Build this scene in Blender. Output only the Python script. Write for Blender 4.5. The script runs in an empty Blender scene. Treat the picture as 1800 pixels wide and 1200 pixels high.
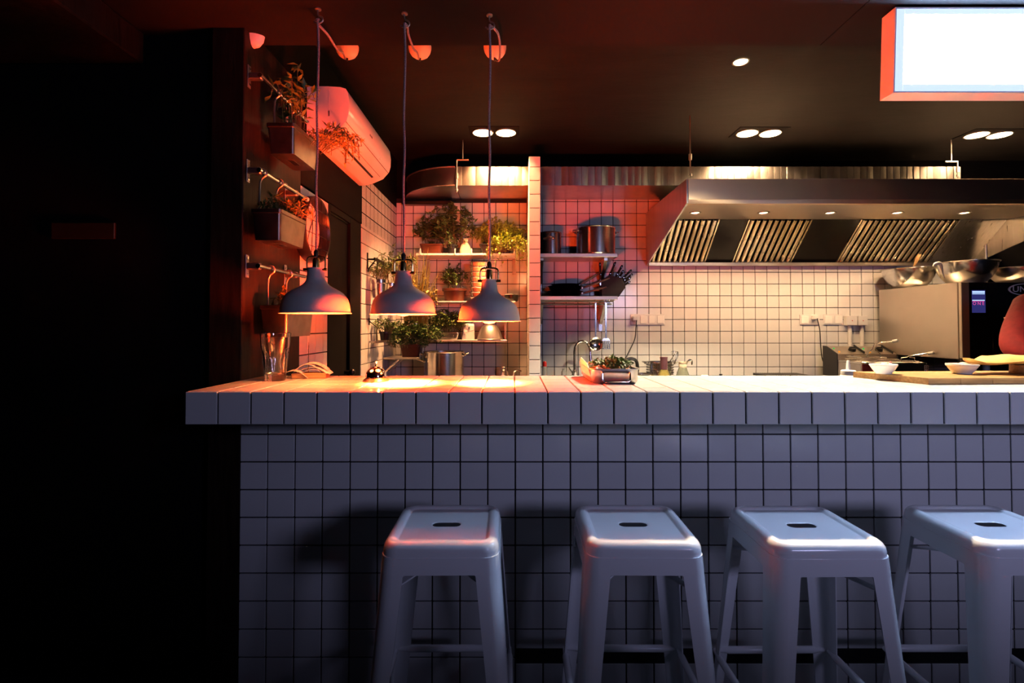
import bpy, math, random
from mathutils import Vector, Matrix
random.seed(7)
S = bpy.context.scene
COL = S.collection
PI = math.pi

# ------------------------------------------------------------------ camera
F = 900.0; CXP = 902.0; CYP = 554.0; PITCH = 0.02; CAMZ = 1.30
cam_d = bpy.data.cameras.new('camera'); cam = bpy.data.objects.new('camera', cam_d); COL.objects.link(cam)
cam_d.sensor_width = 36; cam_d.lens = 36 * F / 1800
cam_d.shift_x = -(CXP - 900) / 1800; cam_d.shift_y = -(600 - CYP) / 1800
cam_d.clip_start = 0.02
cam.location = (0, 0, CAMZ); cam.rotation_euler = (PI / 2 + PITCH, 0, 0)
S.camera = cam

def at(px, py, y):
    """world point seen at photo pixel (px, py) standing at distance y from the camera wall"""
    u = (px - CXP) / F; v = (CYP - py) / F
    t = y / (math.cos(PITCH) - v * math.sin(PITCH))
    return Vector((u * t, y, CAMZ + t * (v * math.cos(PITCH) + math.sin(PITCH))))

# ------------------------------------------------------------------ world, exposure
W = bpy.data.worlds.new('world'); S.world = W; W.use_nodes = True
W.node_tree.nodes['Background'].inputs[0].default_value = (0.258, 0.262, 0.475, 1)
W.node_tree.nodes['Background'].inputs[1].default_value = 66.0
S.view_settings.view_transform = 'Standard'; S.view_settings.look = 'None'
S.view_settings.gamma = 1; S.view_settings.use_curve_mapping = False
S.view_settings.exposure = 0.0
S.cycles.max_bounces = 7; S.cycles.diffuse_bounces = 4; S.cycles.glossy_bounces = 3
S.cycles.transmission_bounces = 8; S.cycles.transparent_max_bounces = 8
S.cycles.sample_clamp_indirect = 0.0; S.cycles.caustics_refractive = False; S.cycles.caustics_reflective = False
S.cycles.blur_glossy = 0.5
S.cycles.use_guiding = True; S.cycles.use_surface_guiding = True; S.cycles.surface_guiding_probability = 0.6; S.cycles.use_volume_guiding = False
S.cycles.use_deterministic_guiding = True; S.cycles.guiding_training_samples = 128

def lamp_data(name, kind, energy, color, **kw):
    d = bpy.data.lights.new(name, kind); d.energy = energy; d.color = color
    for k, v in kw.items(): setattr(d, k, v)
    return d
def lamp(name, d, loc, direction=(0, 0, -1)):
    o = bpy.data.objects.new(name, d); COL.objects.link(o); o.location = loc
    o.rotation_euler = Vector(direction).to_track_quat('-Z', 'Y').to_euler()
    return o
# the dusk sky enters through the transom window behind the photographer
WX0, WX1, WZ0, WZ1, WY = 1.62, 2.46, 1.54, 2.02, -1.30
pd = lamp_data('window_portal', 'AREA', 1.0, (1, 1, 1), shape='RECTANGLE', size=WX1 - WX0, size_y=WZ1 - WZ0)
pd.cycles.is_portal = True
lamp('window_portal', pd, ((WX0 + WX1) / 2, WY - 0.14, (WZ0 + WZ1) / 2), (0, 1, 0))

WARM = (1.0, 0.60, 0.30)
HOODC = (1.0, 0.63, 0.32)

# ------------------------------------------------------------------ materials
MATS = {}
def pm(name, color, rough=0.5, metal=0.0, var=0.0, noise=0.0, nscale=20, stretch=None, bump=0.0, bscale=80, bstretch=None,
       emit=None, estr=0.0, trans=0.0, ior=1.45, coat=0.0, color2=None, rvar=0.0, sub=0.0, alpha=1.0, aniso=0.0):
    m = bpy.data.materials.new(name); m.use_nodes = True
    nt = m.node_tree; b = nt.nodes['Principled BSDF']; L = nt.links.new
    c = (*color, 1)
    b.inputs['Base Color'].default_value = c; b.inputs['Roughness'].default_value = rough
    b.inputs['Metallic'].default_value = metal; b.inputs['IOR'].default_value = ior
    b.inputs['Transmission Weight'].default_value = trans; b.inputs['Coat Weight'].default_value = coat
    b.inputs['Alpha'].default_value = alpha
    if sub: b.inputs['Subsurface Weight'].default_value = sub; b.inputs['Subsurface Scale'].default_value = 0.01
    if emit: b.inputs['Emission Color'].default_value = (*emit, 1); b.inputs['Emission Strength'].default_value = estr
    src = None
    def coords(st):
        tc = nt.nodes.new('ShaderNodeTexCoord'); mp = nt.nodes.new('ShaderNodeMapping')
        L(tc.outputs['Object'], mp.inputs[0]); mp.inputs['Scale'].default_value = st or (1, 1, 1); return mp.outputs[0]
    if noise or color2:
        n = nt.nodes.new('ShaderNodeTexNoise'); n.inputs['Scale'].default_value = nscale; n.inputs['Detail'].default_value = 5
        L(coords(stretch), n.inputs['Vector'])
        r = nt.nodes.new('ShaderNodeValToRGB'); L(n.outputs['Fac'], r.inputs[0])
        r.color_ramp.elements[0].position = 0.3; r.color_ramp.elements[1].position = 0.7
        lo = color2 if color2 else tuple(x * (1 - noise) for x in color)
        hi = color if color2 else tuple(min(1, x * (1 + noise)) for x in color)
        r.color_ramp.elements[0].color = (*lo, 1); r.color_ramp.elements[1].color = (*hi, 1)
        src = r.outputs[0]
        if rvar:
            mr = nt.nodes.new('ShaderNodeMapRange'); L(n.outputs['Fac'], mr.inputs[0])
            mr.inputs['To Min'].default_value = max(0, rough - rvar); mr.inputs['To Max'].default_value = rough + rvar
            L(mr.outputs[0], b.inputs['Roughness'])
    if var:
        oi = nt.nodes.new('ShaderNodeObjectInfo'); mr = nt.nodes.new('ShaderNodeMapRange'); L(oi.outputs['Random'], mr.inputs[0])
        mr.inputs['To Min'].default_value = 1 - var; mr.inputs['To Max'].default_value = 1.0
        mx = nt.nodes.new('ShaderNodeVectorMath'); mx.operation = 'SCALE'
        if src: L(src, mx.inputs[0])
        else: mx.inputs[0].default_value = color
        L(mr.outputs[0], mx.inputs['Scale']); src = mx.outputs[0]
    if src: L(src, b.inputs['Base Color'])
    if bump:
        n2 = nt.nodes.new('ShaderNodeTexNoise'); n2.inputs['Scale'].default_value = bscale; n2.inputs['Detail'].default_value = 3
        L(coords(bstretch), n2.inputs['Vector'])
        bp = nt.nodes.new('ShaderNodeBump'); bp.inputs['Strength'].default_value = bump; bp.inputs['Distance'].default_value = 0.004
        L(n2.outputs['Fac'], bp.inputs['Height']); L(bp.outputs[0], b.inputs['Normal'])
    MATS[name] = m
    return m
pm('tile', (0.74, 0.735, 0.72), 0.16, var=0.07)
pm('grout', (0.012, 0.011, 0.012), 0.8)
pm('black_wall', (0.004, 0.0035, 0.0036), 0.85, noise=0.3, nscale=6, bump=0.2)
pm('dark_wood', (0.026, 0.015, 0.0095), 0.45, color2=(0.010, 0.006, 0.004), nscale=9, stretch=(6, 6, 0.6), bump=0.15, bscale=40, bstretch=(5, 5, .4))
pm('black_trim', (0.0045, 0.004, 0.004), 0.6)
pm('ceiling_paint', (0.0075, 0.006, 0.006), 0.8, color2=(0.004, 0.0035, 0.0035), nscale=3.0, stretch=(1, 2.5, 1), bump=0.6, bscale=5, bstretch=(1, 3, 1))
pm('soffit_paint', (0.010, 0.0085, 0.008), 0.85)
pm('floor_mat', (0.03, 0.028, 0.03), 0.35, noise=0.4, nscale=3)
pm('steel', (0.58, 0.51, 0.43), 0.34, 1.0, bump=0.15, bscale=9, bstretch=(0.15, 3, 140))
pm('steel_v', (0.58, 0.56, 0.54), 0.30, 1.0, noise=0.12, nscale=5, stretch=(20, 6, 0.5), rvar=0.07)
pm('steel_dull', (0.50, 0.47, 0.45), 0.40, 1.0, noise=0.10, nscale=12)
pm('polished', (0.68, 0.66, 0.64), 0.13, 1.0)
pm('pot_steel', (0.62, 0.60, 0.58), 0.20, 1.0, noise=0.08, nscale=5, stretch=(1, 1, 25))
pm('duct_metal', (0.60, 0.57, 0.54), 0.30, 1.0, noise=0.08, nscale=14)
pm('dark_steel', (0.05, 0.045, 0.045), 0.3, 1.0)
pm('grease_steel', (0.66, 0.60, 0.50), 0.27, 1.0, color2=(0.60, 0.47, 0.30), nscale=3, rvar=0.06)
m_ = pm('steel_front', (0.72, 0.59, 0.43), 0.52, 1.0, bump=0.05, bscale=9, bstretch=(0.15, 3, 140))
m_.node_tree.nodes['Principled BSDF'].inputs['Anisotropic'].default_value = 0.85; m_.node_tree.nodes['Principled BSDF'].inputs['Anisotropic Rotation'].default_value = 0.25
pm('oven_steel', (0.60, 0.53, 0.45), 0.45, 1.0, noise=0.06, nscale=4)
pm('blank_steel', (0.012, 0.011, 0.011), 0.25, 0.6)
pm('satin_steel', (0.52, 0.44, 0.35), 0.5, 0.4)
pm('badge', (0.55, 0.54, 0.54), 0.3)
pm('chrome', (0.8, 0.8, 0.8), 0.06, 1.0)
pm('brass', (0.62, 0.42, 0.16), 0.22, 1.0)
pm('lamp_grey', (0.50, 0.47, 0.455), 0.42)
pm('lamp_white', (0.85, 0.83, 0.8), 0.5)
pm('stool_paint', (0.86, 0.86, 0.88), 0.20, coat=0.3)
pm('white_plastic', (0.72, 0.70, 0.68), 0.35)
pm('ac_white', (0.74, 0.72, 0.70), 0.22)
pm('black_plastic', (0.012, 0.012, 0.012), 0.32)
pm('rubber', (0.010, 0.010, 0.010), 0.6)
pm('cord', (0.42, 0.38, 0.42), 0.8, color2=(0.10, 0.08, 0.10), nscale=300)
pm('terracotta', (0.095, 0.024, 0.011), 0.32, noise=0.2, nscale=15)
pm('soil', (0.02, 0.013, 0.009), 0.9)
pm('zinc_planter', (0.30, 0.24, 0.20), 0.33, 1.0, noise=0.25, nscale=18, rvar=0.08)
pm('leaf_dark', (0.10, 0.18, 0.045), 0.45, color2=(0.05, 0.10, 0.025), nscale=30)
pm('leaf_mid', (0.13, 0.20, 0.045), 0.45, color2=(0.06, 0.11, 0.025), nscale=30)
pm('leaf_bright', (0.40, 0.46, 0.06), 0.45, color2=(0.15, 0.23, 0.03), nscale=25)
pm('leaf_gold', (0.42, 0.33, 0.07), 0.5, color2=(0.20, 0.17, 0.04), nscale=25)
pm('stem', (0.17, 0.15, 0.05), 0.6)
pm('wood', (0.50, 0.30, 0.13), 0.5, color2=(0.30, 0.165, 0.065), nscale=5, stretch=(1.2, 22, 22), bump=0.08)
pm('board_wood', (0.44, 0.25, 0.095), 0.5, color2=(0.25, 0.125, 0.042), nscale=4, stretch=(2, 30, 30), var=0.25)
pm('paper', (0.80, 0.76, 0.70), 0.7)
pm('print', (0.10, 0.09, 0.09), 0.7)
pm('glass', (1, 1, 1), 0.02, trans=1.0, ior=1.45)
pm('clear_plastic', (0.8, 0.8, 0.75), 0.1, trans=0.7)
pm('oil_glass', (0.75, 0.62, 0.18), 0.05, trans=0.75)
pm('vinegar_glass', (0.45, 0.48, 0.36), 0.05, trans=0.7)
pm('red_plastic', (0.55, 0.02, 0.015), 0.35)
pm('label_dark', (0.10, 0.04, 0.05), 0.4)
pm('cream_plastic', (0.72, 0.62, 0.42), 0.4)
pm('porcelain', (0.78, 0.77, 0.78), 0.12)
pm('sauce', (0.75, 0.66, 0.48), 0.35)
pm('oven_glass', (0.006, 0.006, 0.007), 0.06)
pm('fryer_red', (0.10, 0.012, 0.012), 0.3)
pm('screen_blue', (0.01, 0.01, 0.05), 0.2, emit=(0.06, 0.06, 0.32), estr=0.45)
pm('screen_white', (0.5, 0.6, 0.9), 0.3, emit=(0.45, 0.65, 1.0), estr=1.3)
pm('screen_pink', (0.6, 0.05, 0.3), 0.3, emit=(0.95, 0.10, 0.42), estr=0.8)
pm('led_green', (0.0, 0.3, 0.05), 0.3, emit=(0.02, 0.6, 0.12), estr=0.8)
pm('led_orange', (0.5, 0.2, 0.0), 0.3, emit=(0.9, 0.35, 0.02), estr=0.8)
pm('red_cloth', (0.24, 0.012, 0.010), 0.85, noise=0.15, nscale=30, bump=0.3, bscale=60)
pm('dark_cloth', (0.02, 0.02, 0.025), 0.9)
pm('skin', (0.55, 0.30, 0.20), 0.5, sub=0.1)
pm('hair', (0.03, 0.018, 0.012), 0.5)
pm('eye_white', (0.8, 0.8, 0.8), 0.2)
pm('bread', (0.66, 0.41, 0.14), 0.6, color2=(0.48, 0.24, 0.06), nscale=14, bump=0.3, bscale=30)
pm('food_orange', (0.70, 0.24, 0.05), 0.5); pm('food_pink', (0.65, 0.16, 0.14), 0.4)
pm('clock_face', (0.8, 0.74, 0.70), 0.5)
pm('plaque', (0.06, 0.035, 0.015), 0.4, 0.6)
pm('bag_cloth', (0.55, 0.45, 0.33), 0.8)
pm('bulb_warm', (1, .8, .5), 0.4, emit=(1.0, 0.50, 0.16), estr=14)
pm('bulb_red', (1, .3, .2), 0.4, emit=(1.0, 0.09, 0.03), estr=13)
pm('downlight_glow', (1, .8, .6), 0.4, emit=(1.0, 0.60, 0.26), estr=30)
pm('downlight_pale', (1, .9, .6), 0.4, emit=(1.0, 0.86, 0.42), estr=40)
pm('hood_glow', (1, .8, .6), 0.4, emit=(1.0, 0.68, 0.36), estr=18)
pm('sign_glow', (1, 1, 1), 0.4, emit=(0.42, 0.62, 1.0), estr=130.0)
pm('sign_acrylic', (0.80, 0.80, 0.82), 0.12)
for k_, v_ in (('black_trim', .1), ('black_wall', .1), ('dark_wood', .12), ('soffit_paint', .15), ('ceiling_paint', .2), ('lamp_grey', .3)):
    MATS[k_].node_tree.nodes['Principled BSDF'].inputs['Specular IOR Level'].default_value = v_
# window pane: mostly clear
m = bpy.data.materials.new('window_pane'); m.use_nodes = True; nt = m.node_tree
nt.nodes.remove(nt.nodes['Principled BSDF'])
tr = nt.nodes.new('ShaderNodeBsdfTransparent'); gl = nt.nodes.new('ShaderNodeBsdfGlossy'); gl.inputs['Roughness'].default_value = 0.02
mx = nt.nodes.new('ShaderNodeMixShader'); mx.inputs[0].default_value = 0.06
nt.links.new(tr.outputs[0], mx.inputs[1]); nt.links.new(gl.outputs[0], mx.inputs[2])
nt.links.new(mx.outputs[0], nt.nodes['Material Output'].inputs[0]); MATS['window_pane'] = m

# ------------------------------------------------------------------ mesh helpers
def link_mesh(name, me, mat, parent=None, loc=None):
    o = bpy.data.objects.new(name, me); COL.objects.link(o)
    if mat is not None and len(me.materials) == 0: me.materials.append(MATS[mat])
    if parent is not None: o.parent = parent
    if loc is not None: o.location = loc
    return o
def cbox_geo(sx, sy, sz, c):
    """chamfered box centred at the origin"""
    hx, hy, hz = sx / 2, sy / 2, sz / 2
    c = min(c, hx * .95, hy * .95, hz * .95)
    V = []; idx = {}
    for a in (-1, 1):
        for b in (-1, 1):
            for d in (-1, 1):
                for k in range(3):
                    p = [a * hx, b * hy, d * hz]; s = (a, b, d)
                    for q in range(3):
                        if q != k: p[q] -= s[q] * c
                    idx[(a, b, d, k)] = len(V); V.append(tuple(p))
    Fs = []
    for k in range(3):
        for s in (-1, 1):
            o = [q for q in range(3) if q != k]; loop = []
            for u, v in ((-1, -1), (1, -1), (1, 1), (-1, 1)):
                t = [0, 0, 0]; t[k] = s; t[o[0]] = u; t[o[1]] = v; loop.append(idx[(*t, k)])
            Fs.append(loop)
    for k in range(3):
        o = [q for q in range(3) if q != k]
        for u in (-1, 1):
            for v in (-1, 1):
                def ix(w, n):
                    t = [0, 0, 0]; t[k] = w; t[o[0]] = u; t[o[1]] = v; return idx[(*t, n)]
                Fs.append([ix(-1, o[0]), ix(1, o[0]), ix(1, o[1]), ix(-1, o[1])])
    for a in (-1, 1):
        for b in (-1, 1):
            for d in (-1, 1):
                Fs.append([idx[(a, b, d, 0)], idx[(a, b, d, 1)], idx[(a, b, d, 2)]])
    # orient outwards (convex, centred)
    out = []
    for f in Fs:
        p = [Vector(V[i]) for i in f]; n = (p[1] - p[0]).cross(p[2] - p[0]); ctr = sum(p, Vector()) / len(p)
        out.append(f if n.dot(ctr) > 0 else f[::-1])
    return V, out

def smooth_path(pts, sub=6):
    P = [Vector(p) for p in pts]
    if len(P) < 3: return P
    out = []
    for i in range(len(P) - 1):
        p0 = P[max(i - 1, 0)]; p1 = P[i]; p2 = P[i + 1]; p3 = P[min(i + 2, len(P) - 1)]
        for k in range(sub):
            t = k / sub
            out.append(0.5 * ((2 * p1) + (p2 - p0) * t + (2 * p0 - 5 * p1 + 4 * p2 - p3) * t * t + (3 * p1 - p0 - 3 * p2 + p3) * t ** 3))
    out.append(P[-1]); return out

class MB:
    def __init__(s): s.V = []; s.F = []
    def add(s, V, Fs, M=None):
        n = len(s.V)
        for v in V:
            v = Vector(v)
            s.V.append(tuple(M @ v) if M is not None else tuple(v))
        for f in Fs: s.F.append([i + n for i in f])
        return s
    def box(s, c, size, ch=0.0015, R=None):
        V, Fs = cbox_geo(*size, ch)
        M = Matrix.Translation(Vector(c)) @ (R.to_4x4() if R is not None else Matrix.Identity(4))
        return s.add(V, Fs, M)
    def box2(s, x0, x1, y0, y1, z0, z1, ch=0.0015):
        return s.box(((x0 + x1) / 2, (y0 + y1) / 2, (z0 + z1) / 2), (abs(x1 - x0), abs(y1 - y0), abs(z1 - z0)), ch)
    def bar(s, a, b, w, h, up=(0, 0, 1), ch=0.001):
        a = Vector(a); b = Vector(b); d = b - a; z = d.normalized()
        x = Vector(up).cross(z)
        if x.length < 1e-5: x = Vector((1, 0, 0)).cross(z)
        x.normalize(); y = z.cross(x)
        R = Matrix((x, y, z)).transposed()
        return s.box((a + b) / 2, (w, h, d.length), ch, R)
    def tube(s, pts, r, n=8, sub=0, caps=True):
        P = smooth_path(pts, sub) if sub else [Vector(p) for p in pts]
        rs = r if isinstance(r, (list, tuple)) else None
        N = len(P); base = len(s.V); prev = None
        for i, p in enumerate(P):
            t = (P[min(i + 1, N - 1)] - P[max(i - 1, 0)]).normalized()
            if prev is None:
                u = t.orthogonal().normalized()
            else:
                u = (prev - t * prev.dot(t))
                u = u.normalized() if u.length > 1e-6 else t.orthogonal().normalized()
            prev = u; w = t.cross(u)
            if rs: q = i / (N - 1) * (len(rs) - 1); k = min(int(q), len(rs) - 2); rr = rs[k] + (rs[k + 1] - rs[k]) * (q - k)
            else: rr = r
            for k in range(n):
                a = 2 * PI * k / n; s.V.append(tuple(p + u * math.cos(a) * rr + w * math.sin(a) * rr))
        for i in range(N - 1):
            for k in range(n):
                a = base + i * n + k; b = base + i * n + (k + 1) % n
                s.F.append([a, b, b + n, a + n])
        if caps:
            s.F.append([base + k for k in range(n)][::-1]); s.F.append([base + (N - 1) * n + k for k in range(n)])
        return s
    def lathe(s, prof, c=(0, 0, 0), n=32, M=None):
        """revolve (r, z) pairs about z; r = 0 closes"""
        base = len(s.V); c = Vector(c); rings = []
        for r, z in prof:
            if r <= 1e-6:
                s.V.append((c.x, c.y, c.z + z)); rings.append([len(s.V) - 1])
            else:
                ring = []
                for k in range(n):
                    a = 2 * PI * k / n; s.V.append((c.x + r * math.cos(a), c.y + r * math.sin(a), c.z + z)); ring.append(len(s.V) - 1)
                rings.append(ring)
        for A, B in zip(rings, rings[1:]):
            if len(A) == 1 and len(B) == 1: continue
            for k in range(n):
                j = (k + 1) % n
                if len(A) == 1: s.F.append([A[0], B[j], B[k]])
                elif len(B) == 1: s.F.append([A[k], A[j], B[0]])
                else: s.F.append([A[k], A[j], B[j], B[k]])
        if M is not None:
            for i in range(base, len(s.V)): s.V[i] = tuple(M @ Vector(s.V[i]))
        return s
    def loops(s, loops, close0=False, close1=False):
        base = len(s.V); n = len(loops[0])
        for lp in loops:
            for p in lp: s.V.append(tuple(p))
        for i in range(len(loops) - 1):
            for k in range(n):
                a = base + i * n + k; b = base + i * n + (k + 1) % n
                s.F.append([a, b, b + n, a + n])
        if close0: s.F.append([base + k for k in range(n)][::-1])
        if close1: s.F.append([base + (len(loops) - 1) * n + k for k in range(n)])
        return s
    def prism(s, poly, axis, a0, a1):
        """extrude a 2D polygon along axis: 0 -> poly is (y, z); 1 -> (x, z); 2 -> (x, y)"""
        def p3(p, a): return (a, p[0], p[1]) if axis == 0 else (p[0], a, p[1]) if axis == 1 else (p[0], p[1], a)
        return s.loops([[p3(p, a0) for p in poly], [p3(p, a1) for p in poly]], True, True)
    def sphere(s, c, r, n=12, m=8, sc=(1, 1, 1)):
        prof = [(r * math.sin(PI * i / m), -r * math.cos(PI * i / m)) for i in range(m + 1)]
        prof[0] = (0, -r); prof[-1] = (0, r)
        M = Matrix.Translation(Vector(c)) @ Matrix.Diagonal((*sc, 1))
        return s.lathe(prof, (0, 0, 0), n, M)
    def build(s, name, mat, parent=None, smooth=35, local=False, rotz=None):
        me = bpy.data.meshes.new(name)
        V = s.V
        if parent is not None and not local:
            r = parent
            while r.parent is not None: r = r.parent
            L = r.location; V = [(v[0] - L.x, v[1] - L.y, v[2] - L.z) for v in V]
        me.from_pydata(V, [], s.F); me.update()
        import bmesh
        bm = bmesh.new(); bm.from_mesh(me); bmesh.ops.recalc_face_normals(bm, faces=bm.faces); bm.to_mesh(me); bm.free()
        if smooth:
            me.shade_smooth(); me.set_sharp_from_angle(angle=math.radians(smooth))
        return link_mesh(name, me, mat, parent)

def text_mesh(body, size, extrude, align='CENTER'):
    cu = bpy.data.curves.new('lettering', 'FONT'); cu.body = body; cu.size = size; cu.align_x = align; cu.align_y = 'CENTER'; cu.extrude = extrude
    cu.resolution_u = 3
    o = bpy.data.objects.new('lettering_source', cu); COL.objects.link(o)
    me = bpy.data.meshes.new_from_object(o); bpy.data.objects.remove(o); return me
LABELS = {}
def tag(o, label, cat, group=None, kind=None):
    if label in LABELS: print('DUPLICATE LABEL', label)
    LABELS[label] = 1
    o['label'] = label; o['category'] = cat
    if group: o['group'] = group
    if kind: o['kind'] = kind
    return o
def thing(name, label, cat, loc=(0, 0, 0), rotz=0, group=None):
    o = bpy.data.objects.new(name, None); COL.objects.link(o); o.location = loc; o.rotation_euler = (0, 0, rotz)
    o.empty_display_size = 0.05
    return tag(o, label, cat, group)
def struct(o, label=None, cat=None):
    o['kind'] = 'structure'
    if label: o['label'] = label
    if cat: o['category'] = cat
    return o
def copy_tree(o, parent=None):
    c = o.copy(); COL.objects.link(c); c.parent = parent
    for ch in list(o.children): copy_tree(ch, c)
    return c
def rrect(hx, hy, r, z, n=6, cx=0, cy=0):
    out = []; r = min(r, hx, hy)
    for sx, sy, a0 in ((1, 1, 0), (-1, 1, PI / 2), (-1, -1, PI), (1, -1, 3 * PI / 2)):
        for k in range(n + 1):
            a = a0 + PI / 2 * k / n
            out.append(Vector((cx + sx * (hx - r) + r * math.cos(a), cy + sy * (hy - r) + r * math.sin(a), z)))
    return out

# ------------------------------------------------------------------ tiles
TP = 0.10
_tile_cache = {}
def tile_mesh(du, dv, axis, th=0.008):
    key = (round(du, 4), round(dv, 4), axis)
    if key not in _tile_cache:
        size = {0: (th, du, dv), 1: (du, th, dv), 2: (du, dv, th)}[axis]
        V, Fs = cbox_geo(*size, 0.0014)
        me = bpy.data.meshes.new('tile'); me.from_pydata(V, [], Fs); me.update(); me.materials.append(MATS['tile'])
        _tile_cache[key] = me
    return _tile_cache[key]
def spans(a, b, o, p=TP, j=0.005):
    """grid cells of pitch p through origin o, cut to [a, b]"""
    out = []; k = math.floor((a - o) / p + 1e-6)
    while o + k * p < b - 1e-6:
        lo = max(a, o + k * p + j / 2); hi = min(b, o + (k + 1) * p - j / 2)
        if hi - lo > 0.006: out.append((lo, hi))
        k += 1
    return out
def tile_field(parent, axis, plane, us, vs, cap=300, skip=None, order=None):
    """tiles on a plane: axis 0 (u=y, v=z), 1 (u=x, v=z), 2 (u=x, v=y); plane = tile centre coordinate"""
    cells = [(u, v) for v in vs for u in us if not (skip and skip((u[0] + u[1]) / 2, (v[0] + v[1]) / 2))]
    if order: cells.sort(key=order)
    rest = MB()
    for i, (u, v) in enumerate(cells):
        cu, cv = (u[0] + u[1]) / 2, (v[0] + v[1]) / 2
        loc = {0: (plane, cu, cv), 1: (cu, plane, cv), 2: (cu, cv, plane)}[axis]
        if i < cap:
            link_mesh('tile', tile_mesh(u[1] - u[0], v[1] - v[0], axis), None, parent, loc)
        else:
            du, dv = u[1] - u[0], v[1] - v[0]
            rest.box(loc, {0: (.008, du, dv), 1: (du, .008, dv), 2: (du, dv, .008)}[axis], 0.0014)
    if rest.V:
        o = rest.build('tile_field', 'tile', parent, 0); o['kind'] = 'stuff'

# ------------------------------------------------------------------ structure
XL = -0.992            # left wall plane
YCF, YCB, ZC = 1.555, 2.05, 1.10   # bar counter front, back, top
YB = 1.87              # bar front wall
YW = 4.34              # back wall
ZS, YS = 2.40, 1.99    # low soffit and its far edge
ZT = 2.705             # kitchen ceiling
XR = 4.70; YF = -1.30
b = MB().box2(-3.2, XR, YF - .2, YW + .2, -0.1, 0, 0); struct(b.build('floor', 'floor_mat', None, 0))
b = MB().box2(-3.2, XR, YS, YW + .2, ZT, ZT + .1, 0); struct(b.build('ceiling', 'ceiling_paint', None, 0))
b = MB().box2(-3.2, XR, YF - .2, YS, ZS, ZT + .1, 0); struct(b.build('ceiling_soffit', 'soffit_paint', None, 0))
b = MB().box2(1.205, 1.209, -0.5, YS - .002, ZS - .0015, ZS - .0001, 0); struct(b.build('trim_1', 'black_trim', None, 0))
# dark front wall to the left of the bar, left side wall with its door
b = MB().box2(-3.2, XL - 0.115, YB + .05, YB + .17, 0, ZS, 0); struct(b.build('wall_front_left', 'black_wall', None, 0))
wl = MB().box2(XL - 0.12, XL, YB, 2.38, 0, ZS + .02, .003)
wl = struct(wl.build('wall_left', 'dark_wood', None, 0))
b = MB().box2(XL - 0.12, XL, 1.992, 2.38, ZS + .02, ZT, 0).box2(XL - .12, XL, 2.38, YW, 1.965, ZT, 0).box2(XL - .14, XL - .06, 2.38, 3.36, 0, 1.965, 0)
b.build('wall_panel', 'black_wall', wl, 0)
b = MB().box2(XL - 0.12, XL - .012, 2.382, 2.745, 0, 1.963, 0)
wlt = struct(b.build('wall_left_tiled', 'grout', None, 0))
tile_field(wlt, 0, XL - .008, spans(2.384, 2.745, 2.385), spans(0.9, 1.962, 0.06))
dr = MB().box2(XL - .05, XL - .02, 2.78, 3.12, 0.005, 1.92, .002)
dr = struct(dr.build('door_1', 'black_trim', None, 0))
MB().box2(XL - .06, XL - .002, 2.748, 2.778, 0, 1.962, .002).box2(XL - .06, XL - .002, 3.12, 3.335, 0, 1.962, .002).box2(XL - .06, XL - .002, 2.778, 3.12, 1.925, 1.962, .002).build('door_frame', 'black_trim', dr, 0)
MB().bar((XL - .018, 2.80, 1.923), (XL - .018, 3.10, 1.923), .012, .012).build('track_rail', 'dark_steel', dr)
MB().tube([(XL + .02, 3.08, 1.02), (XL - .02, 3.08, 1.02)], .012, 10).sphere((XL + .025, 3.08, 1.02), .02).build('door_handle', 'dark_steel', dr)
# tiled far part of the left wall
b = MB().box2(XL - .12, XL - .006, 3.34, YW, 0, 2.30, 0)
wkl = struct(b.build('wall_kitchen_left', 'grout', None, 0))
tile_field(wkl, 0, XL - .004, spans(3.341, YW - .01, 3.34), spans(0.88, 2.30, 0.043))
# back wall
b = MB().box2(-1.15, 3.98, YW, YW + .15, 0, ZT, 0)
wb = struct(b.build('wall_back', 'black_wall', None, 0))
ZTOP = at(1000, 349, YW).z
b = MB().box2(XL, .115, YW - .006, YW - .001, 0.2, ZTOP, 0).box2(.197, 3.86, YW - .006, YW - .001, .2, ZTOP, 0); b.build('grout_bed', 'grout', wb, 0)
zrow = at(1000, 355, YW).z
wal = struct(MB().box2(XL, .115, YW - .0062, YW - .0060, .88, ZTOP, 0).build('wall_alcove', 'grout', None, 0))
tile_field(wal, 1, YW - .010, spans(XL + .002, .113, at(727, 400, YW).x), spans(.88, 2.34, zrow))
wki = struct(MB().box2(.197, 3.86, YW - .0062, YW - .0060, .88, ZTOP, 0).build('wall_kitchen', 'grout', None, 0))
hood_l = 1.13
def skip_hood(u, v): return u > hood_l + .12 and v > 1.80 + .12
tile_field(wki, 1, YW - .010, spans(.199, 3.855, at(994.5, 400, YW).x), spans(.88, ZTOP, zrow), 300, skip_hood,
           order=lambda c: (0 if c[0][0] < 3.1 else 1, c[0][0] // 1.0, -c[1][0]))
b = MB().box2(3.98, XR, YW, YW + .15, 0, ZT, 0); struct(b.build('wall_back_right', 'black_wall', None, 0))
b = MB().box2(XR, XR + .1, YF - .2, YW + .15, 0, ZT, 0); struct(b.build('wall_right', 'black_wall', None, 0))
b = MB().box2(-3.3, -3.2, YF - .2, YB + .2, 0, ZS, 0); struct(b.build('wall_left_room', 'black_wall', None, 0))
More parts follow.
